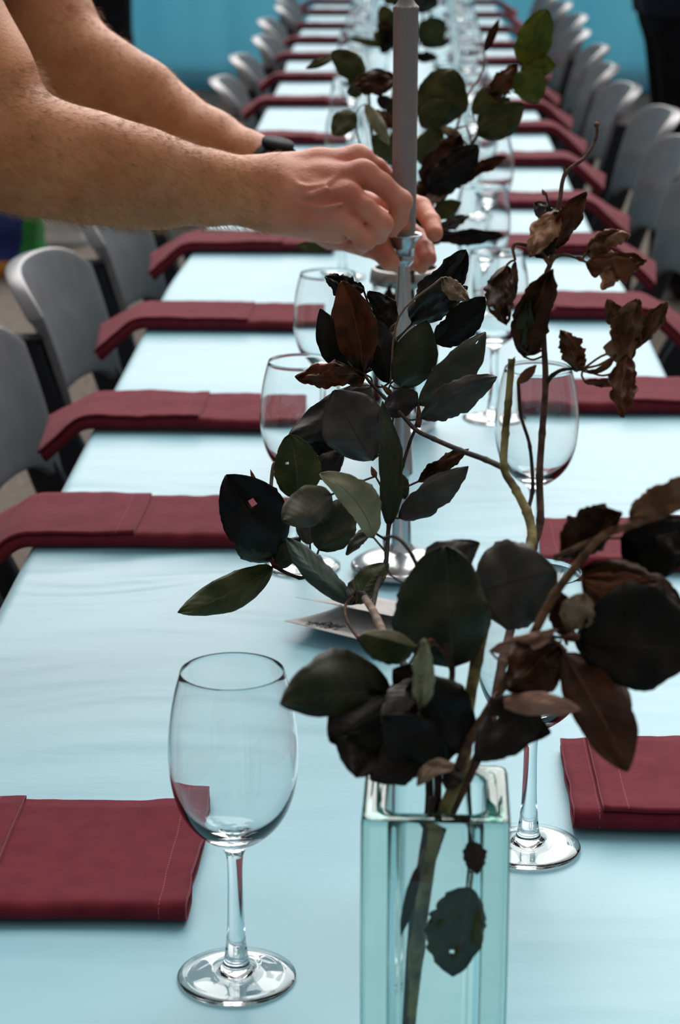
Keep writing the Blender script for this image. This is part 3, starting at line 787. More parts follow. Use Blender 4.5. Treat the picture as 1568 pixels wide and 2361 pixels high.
# ---- torso, head and legs (outside the frame, leaning over the table)
sR, sL = PP(*SR), PP(*SLh)
mid = (sR + sL) / 2
lo, hi = np.array([-1.15, 1.55, -.02]), np.array([-.15, 2.75, 1.85])
def figure_core(S, sR, sL, hip, feet, head, hh=.11):
    sR, sL, hip, head = map(np.array, (sR, sL, hip, head)); c = (sR + sL) / 2
    ax = (sL - sR); ax = ax / np.linalg.norm(ax)
    for s in (-1, 1):
        S.cap(c + ax * .07 * s - np.array([0, 0, .08]), hip + ax * .05 * s + np.array([0, 0, .12]), .105, .095, .06)
        S.cap(hip + ax * .07 * s, hip + ax * .08 * s + np.array([0, 0, -.05]), .105, .095, .05)
        S.cap(c, c + ax * .16 * s - np.array([0, 0, .01]), .07, .06, .05)
        fo = np.array(feet[0 if s < 0 else 1]); kn = (hip + ax * .09 * s + fo) / 2 + np.array([.03 * np.sign(head[0] - hip[0] + 1e-6), 0, 0])
        S.chain([hip + ax * .09 * s, kn, fo + np.array([0, 0, .07])], [.088, .060, .042], .03)
        S.cap(fo + np.array([0, 0, .045]), fo + np.array([.15 * np.sign(head[0] - hip[0] + 1e-6), 0, .03]), .042, .032, .02)
    S.cap(c, head - np.array([0, 0, .10]), .062, .055, .04)
    S.ell(head, (.095, .077, .115), .03); fx = np.sign(head[0] - hip[0] + 1e-6)
    S.cap(head + np.array([.02 * fx, 0, -.06]), head + np.array([.055 * fx, 0, -.085]), .05, .035, .03)
    S.cap(head + np.array([.09 * fx, 0, .01]), head + np.array([.112 * fx, 0, -.025]), .009, .014, .01)
    for s in (-1, 1): S.ell(head + ax * .078 * s + np.array([0, 0, -.01]), (.02, .010, .032), .006)
hip = np.array([-.86, 2.12, .93]); feet = [(-.90, 1.99, 0), (-.88, 2.27, 0)]; head = np.array([-.47, 2.16, 1.62])
Bd = SDF(lo, hi, .007)
figure_core(Bd, sR, sL, hip, feet, head)
Bd.cap(sR, PP(-160, -20, 1.905), .062, .0535, .03); Bd.cap(sL, PP(-40, -130, 2.285), .062, .0555, .03)
p3, q3 = Bd.poly()
V = np.concatenate([p1, p2, p3]); Q = np.concatenate([q1, q2 + len(p1), q3 + len(p1) + len(p2)])
me = bpy.data.meshes.new('person'); me.from_pydata(V.tolist(), [], Q.tolist()); me.update(); me.materials.append(m_skin)
me.polygons.foreach_set('use_smooth', [True] * len(me.polygons))
# colour attribute: hands are redder than the forearms
D = V - np.array(CAM); zz = D @ np.array(FW); px = 784 + F_PX * (D @ np.array(RT)) / zz
red = np.clip((px - 560) / 160, 0, 1) ** 1.0
red[len(p1) + len(p2):] = 0
at = me.attributes.new('redness', 'FLOAT', 'POINT'); at.data.foreach_set('value', red.astype(np.float32))
person = bpy.data.objects.new('person', me); C.objects.link(person); smooth_mesh(person, 3, .5)
tag(person, 'person with bare hairy arms reaching from the left to steady the grey candle', 'person')
# body hair along the forearms
def hairs(pv, seed, cnt, ax_a, ax_b, lim, ln=(.006, .013), wrist_px=640):
    r = np.random.default_rng(seed); me_q = None
    idx = r.integers(0, len(pv), cnt * 4); out_v, out_f = [], []
    a = np.array(ax_a); b = np.array(ax_b); ax = (b - a); L = np.linalg.norm(ax); ax /= L
    n = 0
    for i in idx:
        p = pv[i]; t = (p - a) @ ax
        if t < -lim[0] or t > L - lim[1]: continue
        nrm = p - (a + ax * t); d0 = np.linalg.norm(nrm)
        if d0 > .075: continue
        nrm /= d0
        l = r.uniform(*ln); dr = ax * .75 + nrm * r.uniform(.15, .6) + np.array([0, -.1, -.35]) + r.normal(0, .25, 3); dr /= np.linalg.norm(dr)
        dr2 = dr + ax * .5 - nrm * .3 + r.normal(0, .2, 3); dr2 /= np.linalg.norm(dr2)
        sd_ = np.cross(dr, nrm); sd_ /= (np.linalg.norm(sd_) + 1e-9); wd = .00011
        q0 = p - nrm * .0008; q1_ = q0 + dr * l * .55; q2_ = q1_ + dr2 * l * .45
        o = len(out_v); n2 = nrm * wd
        out_v += [q0 + sd_ * wd, q0 - sd_ * wd, q0 + n2 * 1.5, q1_ + sd_ * wd * .8, q1_ - sd_ * wd * .8, q1_ + n2 * 1.2, q2_]
        out_f += [(o, o + 1, o + 4, o + 3), (o + 1, o + 2, o + 5, o + 4), (o + 2, o, o + 3, o + 5), (o + 3, o + 4, o + 6), (o + 4, o + 5, o + 6), (o + 5, o + 3, o + 6)]
        n += 1
        if n >= cnt: break
    return out_v, out_f
hv, hf = hairs(p1, 3, 12000, PP(-20, 330, 1.9), PP(640, 445, 1.93), (.03, .005))
h2, f2 = hairs(p2, 4, 5000, PP(140, 165, 2.26), PP(620, 395, 2.18), (.05, .01))
o_ = len(hv); hv += h2; hf += [tuple(i + o_ for i in f) for f in f2]
h3, f3 = hairs(p2, 5, 500, PP(-40, -130, 2.285), PP(140, 120, 2.26), (0, .0), (.012, .022))
o_ = len(hv); hv += h3; hf += [tuple(i + o_ for i in f) for f in f3]
hr = mesh('arm_hair', hv, hf, m_hairc, person, False); hr['kind'] = 'stuff'; hr['label'] = 'fine blond-brown arm hair'
# thumb nail of the lower hand
# watch on the far wrist
def ring_on(a, b, r, wd, m, name, parent):
    a = Vector(a); b = Vector(b); ax = (b - a).normalized(); u = ax.cross(Vector((0, 0, 1))).normalized(); v = ax.cross(u); vs, fs = [], []; n = 40
    pr = [(-wd, r), (-wd, r + .0025), (wd, r + .0025), (wd, r)]
    for i in range(n):
        g = 2 * math.pi * i / n
        for dx, rr in pr: vs.append(a + ax * dx + rr * (math.cos(g) * u + math.sin(g) * v))
    for i in range(n):
        for k in range(4):
            j = (i + 1) % n; fs.append((i * 4 + k, i * 4 + (k + 1) % 4, j * 4 + (k + 1) % 4, j * 4 + k))
    return mesh(name, vs, fs, m, parent), a, ax, u, v
wo, a_, ax_, u_, v_ = ring_on(P(628, 400, 2.173), P(700, 435, 2.15), .0282, .009, m_strap, 'wristwatch', person)
wo['label'] = 'dark wristwatch on the far wrist'
cen = a_ - v_ * .031 if v_.z < 0 else a_ + v_ * .031
nv = (cen - a_).normalized(); v, f = tube_data([cen - nv * .002, cen + nv * .002], .016, 24); mesh('watch_case', v, f, m_strap, wo)
# clothing
def shell(S, mask, lo, hi, off, name, m, parent, label):
    G = SDF(lo, hi, S.h); G.a = S.a - off
    X, Y, Z = np.meshgrid(*[G.lo[k] + G.h * np.arange(G.n[k]) for k in range(3)], indexing='ij', sparse=True)
    G.a = np.maximum(G.a, mask(X, Y, Z)).astype(np.float32)
    p, q = G.poly(); o = mesh(name, p.tolist(), q.tolist(), m, parent); smooth_mesh(o, 2); 
    if label: o['label'] = label
    return o
cS = (sR + sL) / 2
wn = (cS + np.array([0, 0, .06]) - hip); wn /= np.linalg.norm(wn)
shell(Bd, lambda X, Y, Z: np.maximum(.93 - Z, ((X - cS[0]) * wn[0] + (Y - cS[1]) * wn[1] + (Z - cS[2]) * wn[2]) - .075), lo, hi, .010, 'tee_shirt', m_tee, person, 'dark short-sleeved shirt')
shell(Bd, lambda X, Y, Z: np.maximum(Z - .95, .06 - Z), lo, hi, .014, 'trousers', m_black, person, 'black trousers')
for k_ in (-1, 1): shell(Bd, lambda X, Y, Z: np.maximum(Z - .085, k_ * (Y - hip[1])), lo, hi, .006, 'shoe', m_shoe, person, None)
shell(Bd, lambda X, Y, Z: np.maximum(-(Z - head[2] - .02 + .9 * (X - head[0])), 0 * X + 0 * Y + -(Z - head[2] + .05)), lo, hi, .009, 'hair', m_headhair, person, 'short brown hair')

def bystander(px_, Z, label, rot, coat, top, low=.86, dy=0, wide=1.0):
    g = P(px_, 1180, Z); lo = np.array([-.55, -.45, -.02]); hi = np.array([.55, .45, 1.85])
    S = SDF(lo, hi, .012)
    sR, sL = np.array([0, -.17, 1.42]), np.array([0, .17, 1.42])
    hip = np.array([-.02, 0, .93]); head = np.array([.01, 0, 1.66])
    figure_core(S, sR, sL, hip, [(0, -.12, 0), (0, .12, 0)], head)
    for s in (-1, 1): S.chain([np.array([0, s * .18, 1.42]), np.array([-.02, s * .25, 1.14]), np.array([.10, s * .22, .92]), np.array([.14, s * .20, .84])], [.055, .042, .032, .03], .03)
    p, q = S.poly(); o = mesh('person', p.tolist(), q.tolist(), m_skin); smooth_mesh(o, 3)
    o.location = (g.x, g.y, 0); o.rotation_euler.z = rot
    tag(o, label, 'person')
    shell(S, lambda X, Y, Z: np.maximum(low - Z, np.maximum(Z - 1.49, np.abs(Y) - .5)), lo, hi, .030 * wide, 'jacket', top, o, None)
    shell(S, lambda X, Y, Z: np.maximum(Z - .97, .05 - Z), lo, hi, .022 * wide, 'trousers', m_black, o, None)
    for k_ in (-1, 1): shell(S, lambda X, Y, Z: np.maximum(Z - .085, k_ * Y), lo, hi, .010, 'shoe', m_shoe, o, None)
    shell(S, lambda X, Y, Z: np.maximum(-(Z - 1.66 - .02 + .9 * X), -(Z - 1.60)), lo, hi, .012, 'hair', m_headhair, o, None)
    return o
bystander(1538, 7.3, 'person in a navy jacket and black trousers standing at the upper right beyond the chairs', math.radians(4), 1, m_navy, .86, wide=1.5)
bystander(222, 10.6, 'person in loose black clothes standing before the blue tarpaulin at upper left', math.radians(-70), 1, m_black, .40, wide=2.2)
# ------------------------------------------------------------------ leafy branches
def leaf_mat(name, c1, c2, vein, rough=.55, trans=.0, sheen=0, spec=.26):
    m = mat(name, c1, rough, spec); t = m.node_tree; b = t.nodes['Principled BSDF']
    uv = N(m, 'ShaderNodeUVMap'); sp = N(m, 'ShaderNodeSeparateXYZ'); t.links.new(uv.outputs[0], sp.inputs[0])
    co = N(m, 'ShaderNodeTexCoord')
    n = N(m, 'ShaderNodeTexNoise'); n.inputs['Scale'].default_value = 45; n.inputs['Detail'].default_value = 6; t.links.new(co.outputs['Object'], n.inputs['Vector'])
    r = N(m, 'ShaderNodeValToRGB'); e = r.color_ramp.elements; e[0].position = .38; e[1].position = .64; e[0].color = (*c1, 1); e[1].color = (*c2, 1)
    t.links.new(n.outputs[0], r.inputs[0])
    def mth(op, a, bb=None, c=None):
        q = N(m, 'ShaderNodeMath', operation=op)
        for i, v in enumerate((a, bb, c)):
            if v is None: continue
            if isinstance(v, (int, float)): q.inputs[i].default_value = v
            else: t.links.new(v, q.inputs[i])
        return q.outputs[0]
    av = mth('ABSOLUTE', sp.outputs[1])
    u2 = mth('MULTIPLY_ADD', av, -.26, sp.outputs[0])
    fr = mth('FRACT', mth('MULTIPLY', u2, 8.0)); d = mth('ABSOLUTE', mth('SUBTRACT', fr, .5))
    side = mth('MULTIPLY', mth('GREATER_THAN', d, .47), .22)
    rib = mth('LESS_THAN', av, mth('MULTIPLY_ADD', sp.outputs[0], -.022, .035))
    v = mth('MAXIMUM', side, rib)
    mx = N(m, 'ShaderNodeMix', data_type='RGBA'); t.links.new(v, mx.inputs[0]); t.links.new(r.outputs[0], mx.inputs[6]); mx.inputs[7].default_value = (*vein, 1)
    t.links.new(mx.outputs[2], b.inputs['Base Color'])
    bp = N(m, 'ShaderNodeBump'); bp.inputs['Strength'].default_value = .35; bp.inputs['Distance'].default_value = .0010
    hh = mth('MULTIPLY_ADD', n.outputs[0], .6, mth('MULTIPLY', mth('COSINE', mth('MULTIPLY', u2, 50.26)), .22))
    t.links.new(hh, bp.inputs['Height']); t.links.new(bp.outputs[0], b.inputs['Normal'])
    if trans:
        tr = N(m, 'ShaderNodeBsdfTranslucent'); t.links.new(mx.outputs[2], tr.inputs[0]); ms = N(m, 'ShaderNodeMixShader'); ms.inputs[0].default_value = trans
        t.links.new(b.outputs[0], ms.inputs[1]); t.links.new(tr.outputs[0], ms.inputs[2]); t.links.new(ms.outputs[0], t.nodes['Material Output'].inputs[0])
    return m
LM = {
 'black': leaf_mat('leaf_black', (.0045, .0036, .0030), (.012, .0095, .007), (.020, .014, .009), rough=.6, spec=.14),
 'dark': leaf_mat('leaf_dark', (.011, .009, .009), (.022, .018, .016), (.040, .028, .018)),
 'dgreen': leaf_mat('leaf_dark_green', (.013, .016, .007), (.030, .034, .012), (.035, .035, .018)),
 'green': leaf_mat('leaf_green', (.026, .036, .008), (.060, .070, .016), (.09, .07, .035), trans=.1),
 'bgreen': leaf_mat('leaf_bright_green', (.075, .105, .010), (.17, .19, .020), (.14, .14, .04), trans=.35),
 'olive': leaf_mat('leaf_olive', (.042, .048, .010), (.100, .098, .026), (.08, .07, .03), trans=.25),
 'teal': leaf_mat('leaf_blue_green', (.012, .030, .022), (.035, .060, .045), (.05, .06, .04)),
 'grey': leaf_mat('leaf_grey', (.036, .028, .023), (.070, .058, .045), (.045, .030, .022), rough=.5),
 'ogrey': leaf_mat('leaf_olive_grey', (.042, .042, .028), (.085, .080, .055), (.06, .05, .03)),
 'pale': leaf_mat('leaf_pale_underside', (.16, .155, .085), (.30, .28, .17), (.12, .12, .06), rough=.6),
 'brown': leaf_mat('leaf_brown', (.055, .018, .008), (.140, .050, .020), (.18, .08, .035), rough=.6, spec=.14),
 'dbrown': leaf_mat('leaf_dark_brown', (.020, .007, .003), (.062, .022, .009), (.09, .034, .014), rough=.6, spec=.12),
 'rust': leaf_mat('leaf_rust', (.026, .015, .005), (.130, .030, .010), (.14, .05, .02), rough=.6, spec=.15),
 'tan': leaf_mat('leaf_tan', (.17, .11, .065), (.33, .22, .14), (.2, .12, .07), rough=.6),
 'tbrown': leaf_mat('leaf_tan_brown', (.095, .040, .019), (.26, .125, .065), (.18, .08, .04), rough=.6, spec=.15),
 'taupe': leaf_mat('leaf_taupe', (.20, .10, .068), (.34, .185, .135), (.20, .10, .07), rough=.6),
}
LBL = {'pale': 'pale olive leaf turned to its underside', 'tan': 'curled tan leaf', 'taupe': 'pinkish brown leaf', 'bgreen': 'bright green leaf'}
def bark(name, c1, c2, sc=120, bump=.7):
    return noise_col(mat(name, rough=.75, spec=.25), c1, c2, sc, 4, .4, .6, bump=bump, bscale=260, bdist=.0008)
BK = {'lichen': bark('bark_lichen', (.07, .055, .02), (.27, .22, .08), 70), 'red': bark('bark_red', (.045, .020, .013), (.11, .055, .035)),
      'brown': bark('bark_brown', (.065, .030, .016), (.17, .085, .042)), 'dark': bark('bark_dark', (.014, .009, .008), (.04, .024, .018)),
      'light': bark('bark_light', (.16, .11, .08), (.30, .22, .17)), 'bud': bark('bud', (.06, .02, .01), (.16, .06, .025), 200)}
def leaf(parent, stems, b, t_, wl, wr, Z0, Z1, kind, bend=0, cup=.15, roll=0, jag=.04, seed=0, holes=0, tipc=.75, crumple=.0, twist=0, org=None):
    rd = random.Random(seed * 31 + 7)
    b = Vector(b); t_ = Vector(t_); d = t_ - b; L = d.length; wl *= 1.10; wr *= 1.10; n = Vector((-d.y, d.x)) / L
    ea = rd.uniform(.80, 1.0); eb = rd.uniform(.52, .72); ph1 = rd.uniform(0, 6); ph2 = rd.uniform(0, 6)
    nu, nv = 26, 12; vs, uv, fs = [], [], []
    Lm = L * (Z0 + Z1) / 2 / F_PX; Wm = (wl + wr) / 2 * (Z0 + Z1) / 2 / F_PX
    for i in range(nu + 1):
        u = i / nu; c = b + d * u + n * bend * 4 * u * (1 - u)
        prof = (max(0, math.sin(math.pi * min(1, u ** ea))) ** eb) if u < .999 else 0
        prof = max(prof * (1 - .12 * max(0, (u - tipc) / (1 - tipc)) ** 2), .02)
        Z = Z0 + (Z1 - Z0) * u
        for j in range(nv + 1):
            v = -1 + 2 * j / nv; w_ = (wr if v > 0 else wl)
            e = 1 + (.09 * pnoise((u * 4 + ph1, 3 * (v > 0), ph2)) + jag * (pnoise((u * 7, seed * 3.1, 2 * (v > 0))) * 2 + .22 * math.sin(u * 50 + 2 * (v > 0))) + jag * 1.2 * pnoise((u * 22, seed * 1.7, 5 * (v > 0)))) * abs(v) ** 3
            vr = math.sin(roll * v) / roll if roll > .01 else v
            if roll > .01: vr /= max(math.sin(min(roll, math.pi / 2)) / roll, .2)
            q = c + n * w_ * prof * vr * e
            if u > .985: q = c + n * w_ * .03 * v
            dz = cup * abs(v) ** 1.6 * prof + (-(1 - math.cos(roll * v)) / max(roll, .01) * prof if roll > .01 else 0)
            dep = Wm * dz + Wm * .022 * math.cos((u - .26 * abs(v)) * 50.26) * min(1, abs(v) * 3) * prof
            dep += Wm * twist * v * prof
            dep += Wm * .13 * math.sin(u * 15 + (ph1 if v > 0 else ph2)) * abs(v) ** 2.5 * prof
            dep += Wm * .30 * pnoise((u * 2.2 + ph1, v * 1.2, ph2))
            dep += Wm * (.22 + crumple * 1.4) * pnoise((u * 3.2, v * 1.8, seed * 2.3)) + Wm * crumple * .8 * pnoise((u * 8, v * 4, seed * 5.1))
            dep -= Lm * .10 * 4 * u * (1 - u)
            cr = crumple * 12 * L / 150
            qx = q.x + cr * pnoise((u * 5, v * 2.5, seed + 40)); qy = q.y + cr * pnoise((u * 5, v * 2.5, seed + 80))
            vs.append(P(qx, qy, Z + dep)); uv.append((u, v))
    hole = set()
    for h in range(holes):
        hi_, hj = rd.randint(6, nu - 4), rd.randint(1, nv - 2); hole.add((hi_, hj))
        if rd.random() < .5: hole.add((hi_ + 1, hj))
    for i in range(nu):
        for j in range(nv):
            if (i, j) in hole: continue
            a = i * (nv + 1) + j; fs.append((a, a + 1, a + nv + 2, a + nv + 1))
    # petiole to the nearest stem
    p0 = P(b.x, b.y, Z0); best = None
    for path in stems:
        for q in path:
            dd = (q - p0).length
            if best is None or dd < best[0]: best = (dd, q)
    if best and best[0] > .0015:
        e_ = best[1]; mid_ = (p0 + e_) / 2 + (p0 - P(t_.x, t_.y, Z1)).normalized() * best[0] * .2
        o0 = len(vs); pv, pf = tube_data(catmull([p0, mid_, e_], 5), [.0007] * 11, 6, vs, fs); uv += [(.5, 0)] * (len(vs) - o0)
    o = mesh('leaf', vs, fs, LM[kind], parent, True, uv)
    if org is not None: o.matrix_parent_inverse = Matrix.Translation(org).inverted()
    sd = o.modifiers.new('s', 'SOLIDIFY'); sd.thickness = .00035
    if kind in LBL: o['label'] = LBL[kind]
    return o
def branch(label, org, stems, leaves, group, buds=(), name='branch', extra=0):
    root = thing(name, label, 'branch', org, 0, group); T_ = Matrix.Translation(org).inverted(); paths = []
    for pts, r0, r1, bk in stems:
        q = [P(*p) if len(p) == 3 else Vector(p[:3]) for p in pts]
        path = catmull(q, 8); paths.append(path); m_ = len(path)
        rads = []
        for i, p in enumerate(path):
            k = i / (m_ - 1); r = r0 + (r1 - r0) * k
            if bk in ('lichen', 'red', 'brown', 'dark') and i % 8 == 0: r *= 1.18
            rads.append(r)
        v, f = tube_data(path, rads, 9, rough=.12 if bk == 'lichen' else .05)
        o = mesh('stem', v, f, BK[bk], root); o.matrix_parent_inverse = T_
    for (p, q, r) in buds:
        a, b_ = P(*p), P(*q); v, f = tube_data([a, a.lerp(b_, .3), a.lerp(b_, .6), b_], [r * .5, r, r * .75, r * .08], 8)
        o = mesh('bud', v, f, BK['bud'], root); o.matrix_parent_inverse = T_
    for i, lf in enumerate(leaves):
        kw = lf[8] if len(lf) > 8 else {}
        leaf(root, paths, lf[0], lf[1], lf[2], lf[3], lf[4], lf[5], lf[6], lf[7], seed=i * 1.37 + extra, org=org, **kw)
    return root
vb = Vector((vc.x, vc.y + VHW, HT + .018))       # inside the bottom of the square vase
def inv(dx, dy, dz): return tuple(vb + Vector((dx, dy, dz))) + ('w',)
FG = 'branches standing in the square vase'
cr = dict(crumple=.55, jag=.14, cup=.1); cr2 = dict(crumple=.9, jag=.2, cup=.0, roll=.9); gr = dict(cup=.22, jag=.035)
# A: the lichened fork with the big cluster of dark leaves reaching left
branch('lichened forked branch whose left shoot carries the dark leaf cluster before the hands', vb,
 [([inv(-.017, -.012, 0), inv(-.009, -.010, .10), inv(.0, -.006, .16), (1068, 1760, 1.135), (1078, 1650, 1.145), (1100, 1520, 1.165), (1130, 1400, 1.19), (1190, 1300, 1.23), (1226, 1245, 1.255), (1214, 1180, 1.27), (1190, 1130, 1.28), (1163, 1080, 1.29), (1165, 1000, 1.30), (1172, 930, 1.30), (1180, 828, 1.30)], .0038, .0020, 'lichen'),
  ([(1163, 1080, 1.29), (1120, 1060, 1.33), (1060, 1038, 1.37), (1000, 1012, 1.42), (960, 992, 1.45), (925, 955, 1.47), (885, 915, 1.50), (852, 880, 1.52), (840, 862, 1.53)], .0019, .0010, 'dark'),
  ([(925, 955, 1.47), (905, 918, 1.49), (895, 905, 1.50), (900, 885, 1.50)], .0008, .0006, 'dark'),
  ([(1212, 1185, 1.27), (1228, 1130, 1.28), (1222, 1030, 1.285), (1202, 960, 1.29), (1195, 880, 1.29)], .0012, .0009, 'dark')],
 [((838, 858), (790, 648), 48, 40, 1.52, 1.48, 'rust', 8, dict(crumple=.25, jag=.07, roll=.5)),
  ((838, 668), (750, 638), 24, 22, 1.50, 1.48, 'black', -8, dict(crumple=.6, jag=.2)),
  ((842, 862), (738, 712), 40, 34, 1.54, 1.53, 'black', -14, gr),
  ((898, 882), (842, 725), 40, 38, 1.52, 1.53, 'black', 8, dict(cup=.22, jag=.03, holes=1)),
  ((905, 762), (850, 672), 22, 28, 1.53, 1.53, 'black', 6, dict(crumple=.3, jag=.08)),
  ((838, 868), (684, 872), 32, 26, 1.52, 1.47, 'rust', 12, dict(crumple=.7, jag=.18, holes=2)),
  ((858, 890), (665, 1005), 62, 40, 1.54, 1.50, 'dark', -10, gr),
  ((858, 1062), (770, 900), 62, 76, 1.49, 1.47, 'grey', -4, dict(cup=.25, jag=.02)),
  ((950, 745), (1075, 578), 46, 34, 1.52, 1.48, 'dark', 14, dict(crumple=.45, jag=.12)),
  ((1020, 640), (1082, 690), 20, 20, 1.47, 1.46, 'tan', 6, dict(crumple=.5, jag=.1)),
  ((962, 738), (1078, 660), 28, 26, 1.53, 1.51, 'dgreen', 0, gr),
  ((1005, 792), (1118, 685), 34, 36, 1.52, 1.48, 'black', 6, dict(cup=.2, jag=.07)),
  ((924, 895), (985, 738), 48, 44, 1.50, 1.47, 'dgreen', 8, gr),
  ((965, 935), (1120, 766), 34, 44, 1.49, 1.45, 'ogrey', 6, dict(cup=.25, jag=.05, holes=1)),
  ((972, 965), (1146, 868), 32, 40, 1.47, 1.43, 'grey', -8, dict(cup=.2, jag=.09, twist=.3)),
  ((962, 905), (884, 955), 32, 26, 1.49, 1.47, 'dark', 4, gr),
  ((1192, 885), (1236, 842), 10, 12, 1.29, 1.28, 'brown', 0, gr)],
 FG, buds=[((905, 912, 1.49), (878, 886, 1.49), .0022), ((1172, 850, 1.3), (1188, 822, 1.3), .0016), ((900, 765, 1.51), (915, 742, 1.51), .0020)], extra=1)
# B: the reddish branch at right with torn curled brown leaves
branch('reddish branch rising at right with torn and curled brown leaves and a bare budded tip', vb,
 [([inv(-.019, .004, 0), inv(-.009, .0, .11), inv(.004, .0, .16), (1120, 1700, 1.15), (1160, 1520, 1.19), (1205, 1350, 1.24), (1230, 1262, 1.265), (1246, 1200, 1.275), (1244, 1100, 1.29), (1250, 1000, 1.30), (1258, 880, 1.31), (1253, 760, 1.315), (1256, 650, 1.32), (1270, 602, 1.32), (1275, 540, 1.325), (1290, 470, 1.33), (1303, 402, 1.335), (1350, 362, 1.34), (1374, 318, 1.345), (1377, 285, 1.345)], .0030, .0009, 'red'),
  ([(1303, 402, 1.335), (1302, 390, 1.335), (1301, 384, 1.335)], .0007, .0004, 'red'),
  ([(1258, 885, 1.31), (1275, 865, 1.305), (1300, 852, 1.30), (1345, 850, 1.30)], .0016, .0008, 'dark'),
  ([(1268, 608, 1.32), (1240, 577, 1.31), (1195, 562, 1.30), (1183, 572, 1.30), (1188, 600, 1.30)], .0016, .0008, 'brown'),
  ([(1268, 608, 1.32), (1285, 590, 1.315), (1310, 588, 1.31), (1350, 604, 1.30)], .0013, .0005, 'brown'),
  ([(1275, 520, 1.325), (1268, 480, 1.32), (1258, 445, 1.32)], .0008, .0006, 'dark')],
 [((1278, 575), (1352, 442), 22, 26, 1.33, 1.30, 'rust', -6, dict(crumple=.3, jag=.12)),
  ((1290, 488), (1222, 590), 30, 24, 1.32, 1.29, 'tbrown', 6, dict(crumple=.5, jag=.1, roll=.6)),
  ((1276, 545), (1236, 592), 20, 24, 1.32, 1.31, 'black', 0, dict(crumple=.3, jag=.1)),
  ((1275, 500), (1232, 468), 20, 16, 1.33, 1.33, 'grey', 0, dict(crumple=.4, jag=.1)),
  ((1168, 612), (1166, 748), 22, 42, 1.30, 1.27, 'dbrown', 6, dict(crumple=.5, jag=.16, holes=2)),
  ((1188, 602), (1184, 690), 7, 8, 1.30, 1.29, 'dbrown', 0, dict(crumple=.4, jag=.1)),
  ((1208, 822), (1272, 622), 40, 40, 1.31, 1.28, 'dbrown', -10, dict(crumple=.35, jag=.11, roll=.5)),
  ((1200, 800), (1220, 690), 18, 20, 1.30, 1.29, 'dgreen', 0, dict(crumple=.3, jag=.1)),
  ((1352, 582), (1452, 540), 14, 30, 1.30, 1.28, 'tbrown', -16, cr2),
  ((1352, 604), (1490, 600), 16, 48, 1.30, 1.27, 'brown', -6, dict(crumple=.6, jag=.2, holes=2)),
  ((1435, 610), (1388, 668), 14, 22, 1.29, 1.27, 'tbrown', 0, cr),
  ((1440, 850), (1470, 690), 40, 30, 1.29, 1.26, 'tbrown', -10, dict(crumple=.6, jag=.18, roll=.5, holes=1)),
  ((1450, 800), (1540, 695), 22, 20, 1.29, 1.26, 'tbrown', 8, cr),
  ((1445, 820), (1436, 960), 30, 28, 1.28, 1.25, 'brown', 6, dict(crumple=.6, jag=.15, roll=.7)),
  ((1445, 780), (1400, 690), 20, 22, 1.29, 1.27, 'tbrown', 0, cr),
  ((1350, 858), (1420, 820), 5, 7, 1.30, 1.28, 'brown', 10, cr), ((1348, 880), (1450, 872), 7, 11, 1.30, 1.28, 'brown', 4, cr),
  ((1332, 856), (1292, 762), 22, 26, 1.30, 1.28, 'brown', 6, dict(crumple=.6, jag=.2)),
  ((1325, 850), (1352, 828), 8, 10, 1.30, 1.29, 'brown', 0, cr)],
 FG, buds=[((1377, 292, 1.345), (1374, 280, 1.345), .0020), ((1256, 450, 1.32), (1250, 436, 1.32), .0012), ((1330, 592, 1.305), (1352, 604, 1.3), .0016), ((1325, 850, 1.3), (1358, 848, 1.3), .0018)], extra=30)
